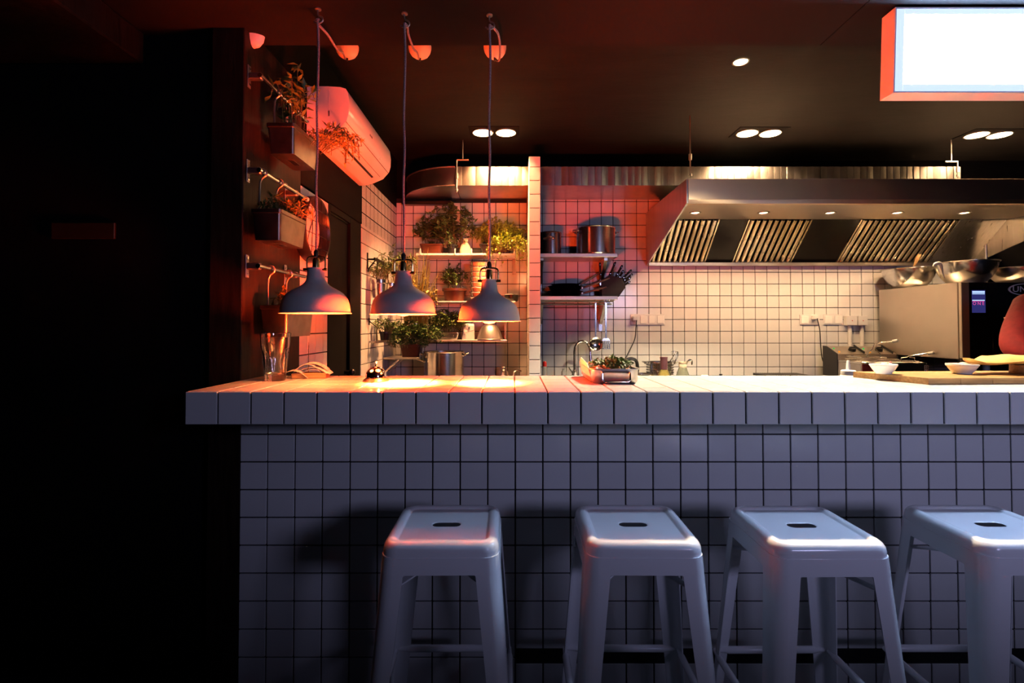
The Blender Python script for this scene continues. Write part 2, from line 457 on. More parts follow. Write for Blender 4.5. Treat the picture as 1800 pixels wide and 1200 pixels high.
# wall behind the photographer, with a transom window that lets the dusk in
b = MB().box2(-3.2, WX0, YF - .12, YF, 0, ZS, 0).box2(WX1, XR, YF - .12, YF, 0, ZS, 0).box2(WX0, WX1, YF - .12, YF, 0, WZ0, 0).box2(WX0, WX1, YF - .12, YF, WZ1, ZS, 0)
struct(b.build('wall_front', 'black_wall', None, 0))
wd = MB()
for (x0, x1, z0, z1) in ((WX0, WX1, WZ0, WZ0 + .03), (WX0, WX1, WZ1 - .03, WZ1), (WX0, WX0 + .03, WZ0, WZ1), (WX1 - .03, WX1, WZ0, WZ1)):
    wd.box2(x0, x1, YF - .09, YF - .03, z0, z1, .002)
wd = struct(wd.build('window_1', 'black_trim', None, 0))
MB().box2(WX0 + .03, WX1 - .03, YF - .062, YF - .058, WZ0 + .03, WZ1 - .03, 0).build('window_pane', 'window_pane', wd, 0)
b = MB().box2(-1.2, 3.6, -.36, -.30, 0, 1.284, .004); struct(b.build('wall_light_block', 'black_wall', None, 0))  # unseen wall added to block window light from the foot of the bar
# beam in the dark corner
b = MB().box2(-2.1, -1.39, YF, YB + .04, 2.285, ZS, .006); struct(b.build('trim_2', 'dark_wood', None, 0))
# partition between the two alcoves
PX0, PX1, PY = .115, .197, 3.70
ptop = at(940, 275, PY).z
b = MB().box2(PX0 + .007, PX1 - .007, PY + .007, YW, 0, ptop - .002, 0)
wp = struct(b.build('wall_partition', 'grout', None, 0))
pz0 = at(940, 387 / 5.294 + 220, PY).z
vs = spans(.85, ptop, pz0)
tile_field(wp, 1, PY + .004, [(PX0, PX1)], vs)
tile_field(wp, 0, PX0 + .004, spans(PY + .009, YW - .015, PY + .01), vs)

# ------------------------------------------------------------------ the bar
bf = MB().box2(XL, 3.2, YB + .006, YCB - .06, 0, ZC - .1, 0)
bar_wall = struct(bf.build('wall_bar', 'grout', None, 0))
zr0 = at(1000, 763, YB).z
xo = at(518.9, 770, YB).x
slot_z0, slot_z1 = at(1000, 1166, YB).z, at(1000, 1139, YB).z
slot_x = at(903, 1150, YB).x
def cut_slot(u, v): return False
us = spans(XL + .001, 3.19, xo); vs = spans(.002, ZC - .101, zr0)
cells_vs = []
for (a, bb) in vs: cells_vs.append((a, bb))
# rows that cross the vent slot are cut to stop at it on the right of slot_x
def bar_tiles():
    cells = []
    for v in vs:
        for u in us:
            if u[0] > slot_x - .02 and v[0] < slot_z1 and v[1] > slot_z0:
                if v[1] - slot_z1 > .006: cells.append((u, (slot_z1, v[1])))
                if slot_z0 - v[0] > .006: cells.append((u, (v[0], slot_z0)))
            else: cells.append((u, v))
    cells.sort(key=lambda c: (c[0][0] > 2.02, -c[1][0]))
    rest = MB()
    for i, (u, v) in enumerate(cells):
        loc = ((u[0] + u[1]) / 2, YB + .002, (v[0] + v[1]) / 2)
        if i < 300 and u[0] < 2.02: link_mesh('tile', tile_mesh(u[1] - u[0], v[1] - v[0], 1), None, bar_wall, loc)
        else: rest.box(loc, (u[1] - u[0], .008, v[1] - v[0]), .0014)
    o = rest.build('tile_field', 'tile', bar_wall, 0); o['kind'] = 'stuff'
bar_tiles()
MB().box2(slot_x, 3.19, YB + .001, YB + .0045, slot_z0, slot_z1, 0).build('vent_slot', 'rubber', bar_wall, 0)
# worktop: thick tiled slab
wt = thing('bar_counter', 'white tiled bar counter top with dark joints running across the picture', 'counter', (XL, YCF, ZC - .1))
MB().box2(XL + .004, 3.2, YCF + .005, YCB - .005, ZC - .097, ZC - .005, 0).build('slab', 'grout', wt, 0)
ju = spans(XL - .003, 3.19, XL - .003, TP, .005)
def ctile(size, loc):
    V, Fs = cbox_geo(*size, .0016); key = ('c',) + tuple(round(q, 4) for q in size)
    if key not in _tile_cache:
        me = bpy.data.meshes.new('tile'); me.from_pydata(V, [], Fs); me.update(); me.materials.append(MATS['tile']); _tile_cache[key] = me
    link_mesh('tile', _tile_cache[key], None, wt, Vector(loc) - wt.location)
for u in ju:
    cx = (u[0] + u[1]) / 2; w = u[1] - u[0]
    ctile((w, .010, .098), (cx, YCF + .005, ZC - .049 - .001))
    for k, v in enumerate(spans(YCF + .0105, YCB, YCF - .002, TP, .0025)):
        ctile((w, v[1] - v[0], .008), (cx, (v[0] + v[1]) / 2, ZC - .004))
    ctile((w, .30, .006), (cx, YCF + .16, ZC - .098))
for v in spans(YCF + .011, YB - .01, YCF - .002, TP, .004):
    ctile((.008, v[1] - v[0], .09), (XL + .001, (v[0] + v[1]) / 2, ZC - .054))

# kitchen counters behind the bar (unseen below the bar top, they carry the pots)
kb = thing('kitchen_worktop', 'steel kitchen worktop along the tiled back wall under the wall sockets', 'counter', (1.6, 4.0, 0))
MB().box2(PX1 + .01, 3.05, 3.72, YW - .016, .84, .878, .003).build('top', 'steel_dull', kb)
MB().box2(PX1 + .02, 3.04, 3.78, YW - .02, .0, .839, .003).build('cabinet', 'steel_dull', kb)
kb = thing('kitchen_worktop', 'steel kitchen worktop inside the herb alcove', 'counter', (-.4, 4.0, 0))
MB().box2(XL + .01, PX0 - .01, 3.72, YW - .016, .84, .878, .003).build('top', 'steel_dull', kb)
MB().box2(XL + .02, PX0 - .02, 3.78, YW - .02, .0, .839, .003).build('cabinet', 'steel_dull', kb)
ZK = .879
pb = thing('prep_bench', 'steel prep bench tucked behind the tiled bar counter', 'counter', (1.6, 2.35, 0))
MB().box2(.9, 3.1, 2.20, 2.60, .86, .90, .003).build('top', 'steel_dull', pb)
for x in (.95, 3.05):
    for y in (2.24, 2.56): MB().tube([(x, y, .01), (x, y, .86)], .018, 10).build('leg', 'steel_dull', pb)
ZP = .901

# ------------------------------------------------------------------ bar stools
def make_stool():
    t = thing('bar_stool', 'white metal bar stool standing furthest from the right, beside the dark wall', 'stool', (0, 0, 0), 0, 'white metal bar stools along the bar')
    mat = 'stool_paint'
    n = 6
    L = [rrect(.1455, .1455, .040, .722, n), rrect(.146, .146, .040, .740, n), rrect(.1445, .1445, .040, .750, n), rrect(.140, .140, .038, .758, n),
         rrect(.134, .134, .034, .7625, n), rrect(.127, .127, .030, .7640, n), rrect(.120, .120, .025, .7630, n), rrect(.1150, .1150, .021, .7598, n),
         rrect(.1125, .1125, .019, .7578, n), rrect(.1110, .1110, .018, .7572, n), rrect(.1090, .1090, .016, .7570, n), rrect(.043, .0205, .0205, .7570, n), rrect(.040, .0175, .0175, .7568, n),
         rrect(.0382, .0158, .0158, .7556, n), rrect(.0382, .0158, .0158, .7545, n), rrect(.0400, .0175, .0175, .7542, n), rrect(.138, .138, .035, .7540, n), rrect(.1425, .1425, .038, .744, n), rrect(.1425, .1425, .038, .722, n)]
    MB().loops(L + [L[0]]).build('seat', mat, t, 40, True)
    # frame band under the seat
    L = [rrect(.1470, .1470, .038, .731, n), rrect(.1475, .1475, .038, .7305, n), rrect(.150, .150, .036, .690, n), rrect(.147, .147, .034, .690, n), rrect(.1445, .1445, .036, .731, n)]
    MB().loops(L + [L[0]]).build('frame', mat, t, 40, True)
    for sx in (-1, 1):
        for sy in (-1, 1):
            m = MB(); loops = []
            for z, h, w, r in ((.692, .1500, .066, .038), (.688, .1503, .0615, .038), (.655, .1525, .060, .037), (.60, .1565, .058, .036), (.30, .178, .046, .030), (.004, .199, .036, .022)):
                o = []; k = 6
                o.append((h - w, h)); 
                for q in range(k + 1):
                    a = PI / 2 - PI / 2 * q / k; o.append((h - r + r * math.cos(a), h - r + r * math.sin(a)))
                o.append((h, h - w))
                i = []
                e = .003; ri = r - e
                i.append((h - e, h - w))
                for q in range(k + 1):
                    a = PI / 2 * q / k; i.append((h - r + ri * math.cos(a), h - r + ri * math.sin(a)))
                i.append((h - w, h - e))
                loops.append([Vector((sx * p[0], sy * p[1], z)) for p in o + i])
            m.loops(loops, True, True)
            lg = m.build('leg', mat, t, 40, True)
            MB().box((sx * .186, sy * .186, .003), (.03, .03, .006), .002).build('foot_cap', 'rubber', lg, 0, True)
    for s in (-1, 1):
        for q in (-1, 1): MB().bar((q * .140, q * s * .140, .640), (q * .004, q * s * .004, .676 + s * .003), .022, .004, (0, 0, 1)).build('brace', mat, t, 30, True)
    zf = .315; h = .172
    for a, bb in (((-h, -h), (h, -h)), ((h, -h), (h, h)), ((h, h), (-h, h)), ((-h, h), (-h, -h))):
        A = Vector((a[0], a[1], zf)); B = Vector((bb[0], bb[1], zf)); d = (B - A)
        m = MB().tube([A, A + d * .09, A + d * .12, A + d * .88, A + d * .91, B], [.006, .006, .0105, .0105, .0105, .0105, .006, .006], 10)
        m.build('footrest', mat, t, 40, True)
    return t
st0 = make_stool()
STOOLS = [(-.182, 1.412, .5, None), (.328, 1.412, -.5, 'white metal bar stool below the steel roasting tray, second from the dark wall'),
          (.785, 1.405, .5, 'white metal bar stool third from the dark wall, below the grill racks'),
          (1.305, 1.412, 0, 'white metal bar stool cut off by the picture edge, below the cutting board')]
for i, (x, y, a, lb) in enumerate(STOOLS):
    s = st0 if i == 0 else copy_tree(st0)
    s.location = (x, y, 0); s.rotation_euler = (0, 0, math.radians(a))
    if lb: tag(s, lb, 'stool', 'white metal bar stools along the bar')

# ------------------------------------------------------------------ pendant lamps
def pendant(px, rim_y, Y, sc, bulbmat, color, energy, cone, protrude, canopy_px, label, loop):
    c = at(px, rim_y, Y); k = sc * .00199
    t = thing('pendant_lamp', label, 'lamp', c, 0, 'pendant lamps over the bar')
    prof = [(59, 0), (59.6, 1.2), (57.6, 2.2), (57, 8), (55.6, 17), (53.2, 24.5), (50, 30), (45.5, 35), (40, 39), (34, 42.3), (28, 45.6), (22.5, 49), (18.2, 53.2), (15.9, 58), (14.8, 64), (14.2, 72), (14.2, 76.5), (16, 77), (16, 78.4), (13, 78.8), (0, 78.8)]
    inner = [(58.3, .2), (56.4, 2.5), (55.8, 8), (54.2, 17), (51.8, 24), (48.5, 29), (44, 33.7), (38.5, 37.6), (32.5, 41), (26.5, 44.2), (21, 47.5), (14, 52), (0, 54)]
    MB().lathe([(r * k, z * k) for r, z in prof], c, 48).build('shade', 'lamp_grey', t, 50)
    MB().lathe([(r * k, z * k) for r, z in inner], c, 48).build('shade_lining', 'lamp_white', t, 60)
    # bulb
    br = .041; bc = c + Vector((0, 0, br - protrude))
    MB().lathe([(0, -br), (br * .4, -br * .92), (br * .75, -br * .66), (br, 0), (br * .85, br * .55), (br * .5, br * 1.1), (br * .33, br * 1.5), (br * .33, br * 1.75)], bc, 24).build('bulb', bulbmat, t, 60)
    ld = lamp_data('pendant_light', 'SPOT', energy, color, shadow_soft_size=.03, spot_size=math.radians(cone), spot_blend=1.0)
    lo = lamp('pendant_light', ld, bc + Vector((0, 0, -br - .004)))
    lo.parent = t; lo.location = Vector(lo.location) - c
    # brass joint above the neck
    top = c + Vector((0, 0, 78 * k))
    MB().lathe([(.0, 0), (.012, 0), (.012, .03), (.009, .036), (.0, .036)], top, 16).build('socket', 'brass', t)
    for s in (-1, 1):
        MB().tube([top + Vector((s * .031, 0, -.006)), top + Vector((s * .031, 0, .028)), top + Vector((s * .024, 0, .04)), top + Vector((0, 0, .043))], .0032, 8, 3).build('yoke_arm', 'brass', t)
        MB().tube([top + Vector((s * .024, -.008, -.004)), top + Vector((s * .040, -.008, -.004))], .005, 8).build('thumb_screw', 'brass', t)
    MB().lathe([(.0, 0), (.008, 0), (.008, .018), (.005, .024), (0, .024)], top + Vector((0, 0, .04)), 12).build('cord_grip', 'black_plastic', t)
    # hook in the soffit
    hk = Vector((c.x, Y, ZS))
    MB().lathe([(0, 0), (.011, 0), (.011, -.004), (.004, -.006), (0, -.006)], hk, 16).tube([hk, hk + Vector((0, 0, -.022)), hk + Vector((.014, 0, -.03)), hk + Vector((.016, 0, -.044)), hk + Vector((0, 0, -.052)), hk + Vector((-.014, 0, -.044))], .0028, 8, 4).build('ceiling_hook', 'steel_dull', t)
    # cord: from the lamp up to the hook, then loose to the canopy on the high ceiling
    cn = at(canopy_px, 101, 2.55); cz = ZT - .062
    h = hk + Vector((0, -.002, -.045)); r = .0048
    wob = [(0, .0), (.0015, .15), (-.0015, .3), (.002, .45), (-.001, .6), (.0015, .75), (.003, .88), (0, 1)]
    z0 = top.z + .055
    MB().tube([Vector((c.x + a, Y, z0 + (h.z - z0) * q)) for a, q in wob] + [h + Vector((.004, 0, .004))], .0042, 8, 6).build('cord', 'cord', t)
    P = [h + Vector((0, 0, .006)), h + Vector((loop[0], .02, .008)), Vector((at(loop[1], 60, 1.86).x, 1.86, 2.368)), Vector((at(loop[2], 90, 1.985).x, 1.985, 2.384)), Vector((at(loop[3], 100, 2.23).x, 2.23, loop[4])), Vector((cn.x, cn.y - .03, cz - .016)), Vector((cn.x, cn.y, cz + .004))]
    MB().tube(P, .0044, 8, 8).build('slack_cord', 'cord', t)
    MB().lathe([(.0575, .062), (.057, .05), (.052, .032), (.042, .016), (.028, .006), (.012, .001), (0, 0)], (cn.x, cn.y, cz), 36).build('canopy', 'white_plastic', t, 60)
    MB().lathe([(0, -.008), (.006, -.008), (.006, .003), (.010, .012), (0, .012)], (cn.x, cn.y, cz - .004), 12).build('canopy_grip', 'black_plastic', t)
pendant(555, 551, 1.757, 1.0, 'bulb_warm', (1.0, .40, .11), 5.5, 150, -.012, 610, 'grey metal pendant lamp glowing amber, nearest the hanging planters',
        (-.012, 576, 592, 603, 2.50))
pendant(709, 553, 1.782, .965, 'bulb_red', (1.0, .050, .007), 2700, 72, .006, 738, 'grey metal heat lamp hanging in the middle, red glow under its rim',
        (.006, 718, 727, 733, 2.50))
pendant(860, 565, 1.792, .94, 'bulb_red', (1.0, .050, .007), 2900, 72, .009, 870, 'grey metal heat lamp hanging lowest, nearest the tiled partition',
        (.014, 876, 879, 877, 2.465))

# ------------------------------------------------------------------ ceiling downlights
def twin_downlight(px, py, label, e=48, tilt=.0, col=WARM, cone=126):
    v = (CYP - py) / F; Y = (ZT - CAMZ) / ((v + .02) / (1 - .02 * v))
    c = at(px, py, Y); c.z = ZT
    t = thing('ceiling_spot', label, 'lamp', c, 0, 'twin ceiling spots over the kitchen')
    MB().box((c.x, c.y, ZT - .002), (.36, .20, .006), .002).build('plate', 'black_trim', t, 0)
    for s in (-1, 1):
        x = c.x + s * .0835
        MB().lathe([(.074, -.003), (.078, -.005), (.078, -.012), (.072, -.014), (.068, -.010)], (x, c.y, ZT), 32).build('trim_ring', 'steel_dull', t, 50)
        MB().lathe([(0, -.0085), (.066, -.0085), (.069, -.0125), (.066, -.011), (0, -.011)], (x, c.y, ZT), 32).build('bulb', 'downlight_glow', t, 50)
        ld = lamp_data('spot_light', 'SPOT', e, col, shadow_soft_size=.05, spot_size=math.radians(cone), spot_blend=.3)
        lo = lamp('spot_light', ld, (x, c.y, ZT - .022), (0, tilt, -1)); lo.parent = t; lo.location = Vector(lo.location) - c
twin_downlight(869, 231, 'pair of round ceiling spots above the herb alcove', 260, .12, (1.0, .44, .17), 96)
twin_downlight(1334, 232, 'pair of round ceiling spots above the middle of the steel hood', 150)
twin_downlight(1737, 235, 'pair of round ceiling spots below the lit sign box', 130)
v = (CYP - 107) / F; Yd = (ZT - CAMZ) / ((v + .02) / (1 - .02 * v)); c = at(1302, 107, Yd); c.z = ZT
t = thing('ceiling_spot', 'single pale round ceiling spot nearest the bar', 'lamp', c)
MB().lathe([(.036, -.001), (.044, -.003), (.044, -.007), (.038, -.009), (.034, -.006)], c, 32).build('trim_ring', 'steel_dull', t, 50)
MB().lathe([(0, -.010), (.030, -.009), (.035, -.006), (.035, -.003), (0, -.003)], c, 32).build('bulb', 'downlight_pale', t, 50)
lo = lamp('spot_light', lamp_data('spot_light', 'SPOT', 780, (1.0, .80, .52), shadow_soft_size=.03, spot_size=math.radians(102), spot_blend=.55), c + Vector((0, 0, -.016)))
lo.parent = t; lo.location = (0, 0, -.016)

# ------------------------------------------------------------------ lit sign box
sx0 = at(1569, 90, 1.75).x; sz0 = at(1569, 163, 1.75).z; sz1 = ZS - .008
t = thing('sign_box', 'large white glowing sign box hanging above the bar', 'sign', (sx0, 1.75, sz0))
SX1 = sx0 + 1.5; yf, yb = 1.75, 1.815
def tilt(p):  # leans a little towards the customers
    return (p[0], p[1] - (p[2] - sz0) * .055, p[2])
def tbox(x0, x1, y0, y1, z0, z1, ch=.001):
    m = MB().box2(x0, x1, y0, y1, z0, z1, ch); m.V = [tilt(q) for q in m.V]; return m
tbox(sx0, sx0 + .006, yf, yb, sz0, sz1).build('side_panel', 'sign_acrylic', t, 0)
tbox(SX1 - .006, SX1, yf, yb, sz0, sz1).build('side_panel', 'sign_acrylic', t, 0)
tbox(sx0 + .006, SX1 - .006, yf, yb, sz0, sz0 + .006).build('bottom_panel', 'sign_acrylic', t, 0)
tbox(sx0 + .006, SX1 - .006, yf, yb, sz1 - .006, sz1).build('top_panel', 'sign_acrylic', t, 0)
m = tbox(sx0 + .0062, sx0 + .034, yf + .001, yf + .012, sz0 + .0062, sz1 - .0062); m2 = tbox(sx0 + .034, SX1 - .0062, yf + .001, yf + .012, sz0 + .0062, sz0 + .030)
m.add(m2.V, m2.F); m2 = tbox(sx0 + .034, SX1 - .0062, yf + .001, yf + .012, sz1 - .024, sz1 - .0062); m.add(m2.V, m2.F)
pm('sign_edge', (.8, .85, .9), .3, emit=(.55, .72, 1.0), estr=1.0)
pm('sign_back', (.8, .85, .9), .3, emit=(.40, .50, 1.0), estr=.10)
m.build('front_frame', 'sign_edge', t, 0)
tbox(sx0 + .034, SX1 - .0062, yf + .004, yf + .010, sz0 + .030, sz1 - .024).build('lit_panel', 'sign_glow', t, 0)
tbox(sx0 + .0062, SX1 - .0062, yb - .012, yb - .004, sz0 + .0062, sz1 - .0062).build('lit_back_panel', 'sign_back', t, 0)
for q in (.3, 1.2): MB().tube([(sx0 + q, 1.77, sz1 - .004), (sx0 + q, 1.77, ZS)], .006, 8).build('hanger', 'steel_dull', t)

# ------------------------------------------------------------------ extractor hood
HX0, HX1 = 1.125, 3.857; HYF = 3.305
zft, zfb = at(1207, 314, HYF).z, at(1207, 357, HYF).z
zbb = at(1137, 467, YW - .02).z
zfl0, zfl1 = at(1300, 462, 4.30).z, at(1300, 386, 3.98).z
hood = thing('extractor_hood', 'long stainless steel extractor hood with baffle filters and small lamps', 'hood', (2.5, 3.9, zbb))
poly = [(HYF, zft), (HYF, zfb), (YW - .017, zbb), (YW - .017, zft)]
MB().prism(poly, 0, HX0, HX0 + .012).build('side_panel', 'steel_v', hood, 20)
MB().prism(poly, 0, HX1, HX1 + .012).build('side_panel', 'steel_v', hood, 20)
MB().box2(HX0 + .012, HX1, HYF, HYF + .012, zfb + .022, zft, .002).build('front_panel', 'steel_front', hood)
MB().prism([(HYF, zfb + .0215), (HYF + .012, zfb), (HYF + .05, zfb), (HYF + .05, zfb + .006), (HYF + .02, zfb + .006), (HYF + .012, zfb + .0215)], 0, HX0 + .012, HX1).build('front_lip', 'steel_front', hood, 20)
MB().box2(HX0 + .012, HX1, HYF + .012, YW - .02, zft - .01, zft, .001).build('top_panel', 'steel_dull', hood)
MB().box2(HX0 + .012, HX1, HYF + .05, 3.975, zfl1 + .002, zfl1 + .012, .001).build('lamp_panel', 'steel', hood)
MB().box2(HX0 + .012, HX1, HYF + .05, HYF + .056, zfb + .0065, zfl1 + .012, .001).build('drip_edge', 'steel_dull', hood)
MB().box2(HX0 + .012, HX1, 4.275, YW - .018, zbb - .004, zfl0 + .002, .002).build('grease_gutter', 'steel', hood)
nrm = Vector((0, -(zfl1 - zfl0), -(4.30 - 3.98))).normalized()   # pointing down and out of the slope
P0 = Vector((0, 4.30, zfl0)); P1 = Vector((0, 3.98, zfl1)); sl = (P1 - P0)
def slope_box(x0, x1, off, th, a=0.0, bb=1.0):
    p = P0 + sl * a + nrm * off; q = P0 + sl * bb + nrm * off
    return MB().bar((0, p.y, p.z), (0, q.y, q.z), x1 - x0, th, tuple(nrm), .001), (x0 + x1) / 2
def slope_part(name, mat, x0, x1, off, th, parent, a=0., bb=1.):
    p = P0 + sl * a + nrm * off; q = P0 + sl * bb + nrm * off
    m = MB(); zax = (q - p).normalized(); xax = Vector((1, 0, 0)); yax = zax.cross(xax)
    R = Matrix((xax, yax, zax)).transposed()
    cc = (p + q) / 2; cc.x = (x0 + x1) / 2
    m.box(cc, (x1 - x0, th, (q - p).length), .001, R)
    return m.build(name, mat, parent, 0)
slope_part('filter_backing', 'rubber', HX0 + .012, HX1, -.035, .01, hood)
banks = [(HX0 + .014, 1.615, 10), (1.838, 2.338, 10), (2.716, 3.494, 16)]
for x0, x1, n in banks:
    fr = slope_part('filter', 'steel_v', x0, x1, -.028, .004, hood); fr.data.materials[0] = MATS['dark_steel']
    slope_part('filter_edge', 'grease_steel', x0, x0 + .012, -.012, .03, fr); slope_part('filter_edge', 'grease_steel', x1 - .012, x1, -.012, .03, fr)
    p = (x1 - x0 - .024) / n
    for k in range(n):
        xc = x0 + .012 + p * (k + .5)
        w = p * .62
        # half-hexagon channel section
        sec = [(-w / 2, -.012), (-w / 2, 0), (-w * .28, .009), (w * .28, .009), (w / 2, 0), (w / 2, -.012)]
        L0 = []; L1 = []
        for sxx, so in sec:
            a = P0 + nrm * so + sl * .01; e = P0 + sl * .99 + nrm * so
            L0.append((xc + sxx, a.y, a.z)); L1.append((xc + sxx, e.y, e.z))
        MB().loops([L0, L1], True, True).build('baffle', 'grease_steel', fr, 25)
slope_part('blank_panel', 'blank_steel', 1.617, 1.836, -.008, .008, hood)
slope_part('blank_panel', 'blank_steel', 2.340, 2.714, -.008, .008, hood)
slope_part('end_panel', 'steel_v', 3.496, HX1, -.004, .008, hood)
for px in (1222, 1342, 1459, 1577, 1695):
    zl = zfl1 + .002
    v = (CYP - 373.5) / F; Yl = (zl - CAMZ) / ((v + .02) / (1 - .02 * v)); c = at(px, 373.5, Yl)
    MB().lathe([(.036, .001), (.042, -.001), (.042, -.004), (.034, -.006), (.032, -.001)], (c.x, c.y, zl), 28).build('lamp_ring', 'steel_dull', hood, 50)
    MB().lathe([(0, -.004), (.024, -.003), (.029, .0), (0, 0)], (c.x, c.y, zl), 28).build('lamp_bulb', 'hood_glow', hood, 50)
    lo = lamp('hood_light', lamp_data('hood_light', 'SPOT', 40, HOODC, shadow_soft_size=.025, spot_size=math.radians(140), spot_blend=.5), (c.x, c.y, zl - .009))
    lo.parent = hood; lo.location = Vector(lo.location) - hood.location

# ------------------------------------------------------------------ ventilation duct above it
DYF = 3.87; dz0, dz1 = at(1000, 326, DYF).z, at(1000, 292.5, DYF).z
duct = thing('ventilation_duct', 'flat metal ventilation duct of narrow panels under the black ceiling', 'duct', (1.2, 4.1, dz0))
DX0, DX1 = -.44, at(1690, 300, DYF).x
MB().box2(DX0, PX0 - .002, DYF + .006, YW - .018, dz0 + .003, dz1, .002).build('duct_body', 'duct_metal', duct)
MB().box2(PX1 + .002, DX1, DYF + .006, YW - .018, dz0 + .003, dz1, .002).build('duct_body', 'duct_metal', duct)
x = DX0; k = 0
while x < DX1 - .02:
    x1 = min(x + .0505, DX1)
    if not (x1 > PX0 + .003 and x < PX1 - .003):
        # each panel is slightly cambered so that it catches the spots on its own
        w = x1 - x - .003; r = random.uniform(-.004, .004); cbr = .0012
        sec = []
        for q in range(5):
            u = q / 4 - .5; sec.append((x + .0015 + w * (u + .5), DYF + .001 - cbr * (1 - 4 * u * u) + r * u * 2))
        sec += [(x + .0015 + w, DYF + .0058), (x + .0015, DYF + .0058)]
        MB().prism(sec, 2, dz0 + .001, dz1 - .001).build('panel', 'duct_metal', duct, 30)
    x += .0505; k += 1
# quarter bend into the wall
R_ = YW - .02 - DYF; n = 16; cxb = DX0 - .003
arc = [(cxb - R_ * math.sin(PI / 2 * q / n), YW - .02 - R_ * math.cos(PI / 2 * q / n)) for q in range(n + 1)]
MB().prism(arc + [(cxb, YW - .02)], 2, dz0, dz1).build('duct_bend', 'duct_metal', duct, 30)
for zz in (dz0 + .002, dz1 - .002):
    MB().tube([(cxb - (R_ + .003) * math.sin(PI / 2 * q / n), YW - .02 - (R_ + .003) * math.cos(PI / 2 * q / n), zz) for q in range(n + 1)], .005, 6).build('bend_flange', 'steel_dull', duct)
MB().box2(-.93, -.52, 4.26, YW - .017, dz0 - .05, dz0 - .02, .003).build('conduit', 'dark_steel', duct)
def hanger(px, y_top, y_bot, Y, arm):
    a = at(px, y_top, Y); c = at(px, y_bot, Y)
    m = MB().tube([(a.x, Y, c.z), (a.x, Y, ZT if arm == 0 else a.z)], .005, 8)
    m.tube([(a.x, Y, (a.z + c.z) / 2 - .02), (a.x, Y, (a.z + c.z) / 2 + .02)], .011, 6)
    m.tube([(a.x, Y, c.z + .01), (a.x, Y, c.z + .025)], .011, 6)
    if arm: m.tube([(a.x, Y, a.z), (a.x + arm, Y, a.z)], .006, 8).tube([(a.x + arm * .5, Y, a.z), (a.x + arm * .5, Y, ZT)], .004, 6)
    m.build('hanger_rod', 'steel_dull', duct)
hanger(803, 281, 338, DYF - .014, .09)
hanger(1213, 240, 312, HYF + .10, 0)
hanger(1683, 284, 313, DYF - .02, -.09)

# ------------------------------------------------------------------ plants
def leaf(m, p, d, up, L, w):
    d = d.normalized(); s = d.cross(up)
    if s.length < 1e-4: s = d.orthogonal()
    s.normalize(); nn = s.cross(d)
    n = len(m.V)
    m.V += [tuple(p), tuple(p + d * L * .45 + s * w * .5 + nn * w * .15), tuple(p + d * L - nn * w * .1), tuple(p + d * L * .45 - s * w * .5 + nn * w * .15), tuple(p + d * L * .5 - nn * w * .05)]
    m.F += [[n, n + 1, n + 4], [n + 1, n + 2, n + 4], [n + 2, n + 3, n + 4], [n + 3, n, n + 4]]
def rnd(a, b): return random.uniform(a, b)
def foliage(parent, c, hx, hy, h, stems, leaves, L, w, mat, droop=.3, lean=(0, 0), bare=.15, spread=1.0):
    """bushy herb: stems fan out from c, leaves along them"""
    ms = MB(); ml = MB(); c = Vector(c)
    for i in range(stems):
        a = rnd(0, 2 * PI); q = math.sqrt(rnd(0, 1)) * spread
        b0 = c + Vector((math.cos(a) * hx * q * .55, math.sin(a) * hy * q * .55, 0))
        hh = h * rnd(.55, 1.0) * (1 - .35 * q)
        tip = c + Vector((math.cos(a) * hx * q + lean[0], math.sin(a) * hy * q + lean[1], hh))
        mid = (b0 + tip) / 2 + Vector((rnd(-.1, .1) * hx, rnd(-.1, .1) * hy, h * .12))
        end = tip + Vector((math.cos(a) * hx * .2 * q, math.sin(a) * hy * .2 * q, -h * droop * q * rnd(.3, 1)))
        P = smooth_path([b0, mid, tip, end], 4)
        ms.tube(P, .0013, 4, 0, False)
        for k in range(leaves):
            t = bare + (1 - bare) * (k + rnd(0, 1)) / leaves; f = t * (len(P) - 1); j = min(int(f), len(P) - 2)
            p = P[j] + (P[j + 1] - P[j]) * (f - j)
            d = Vector((rnd(-1, 1), rnd(-1, 1), rnd(-.5, .8)))
            leaf(ml, p, d, Vector((rnd(-.3, .3), rnd(-.3, .3), 1)), L * rnd(.6, 1.2), w * rnd(.7, 1.2))
    for m_ in (ms, ml):
        if c.y > 3.2: m_.V = [(max(v[0], XL + .006), min(v[1], YW - .022), v[2]) for v in m_.V]
    o = ms.build('stems', 'stem', parent, 60); o['kind'] = 'stuff'
    o = ml.build('foliage', mat, parent, 60); o['kind'] = 'stuff'
def grass(parent, c, hx, hy, h, n, mat, w=.004):
    ml = MB(); c = Vector(c)
    for i in range(n):
        b0 = c + Vector((rnd(-1, 1) * hx * .5, rnd(-1, 1) * hy * .5, 0)); hh = h * rnd(.5, 1)
        tip = Vector((c.x + (b0.x - c.x) * 2 + rnd(-.3, .3) * hx, c.y + (b0.y - c.y) * 2, c.z + hh))
        P = smooth_path([b0, b0 + (tip - b0) * .5 + Vector((0, 0, hh * .1)), tip], 4)
        ml.tube(P, [w * .5, w * .45, w * .1], 3, 0, False)
    o = ml.build('blades', mat, parent, 60); o['kind'] = 'stuff'
def round_pot(parent, c, r0, r1, h, mat='terracotta', lip=.008, name='pot'):
    MB().lathe([(0, 0), (r0, 0), (r0 + (r1 - r0) * .8, h * .78), (r1 + lip * .3, h * .80), (r1 + lip, h * .82), (r1 + lip, h), (r1, h), (r1 - .006, h * .85), (0, h * .85)], c, 28).build(name, mat, parent, 40)
    MB().lathe([(0, h * .87), (r1 - .007, h * .855)], c, 20).build('soil', 'soil', parent, 40)
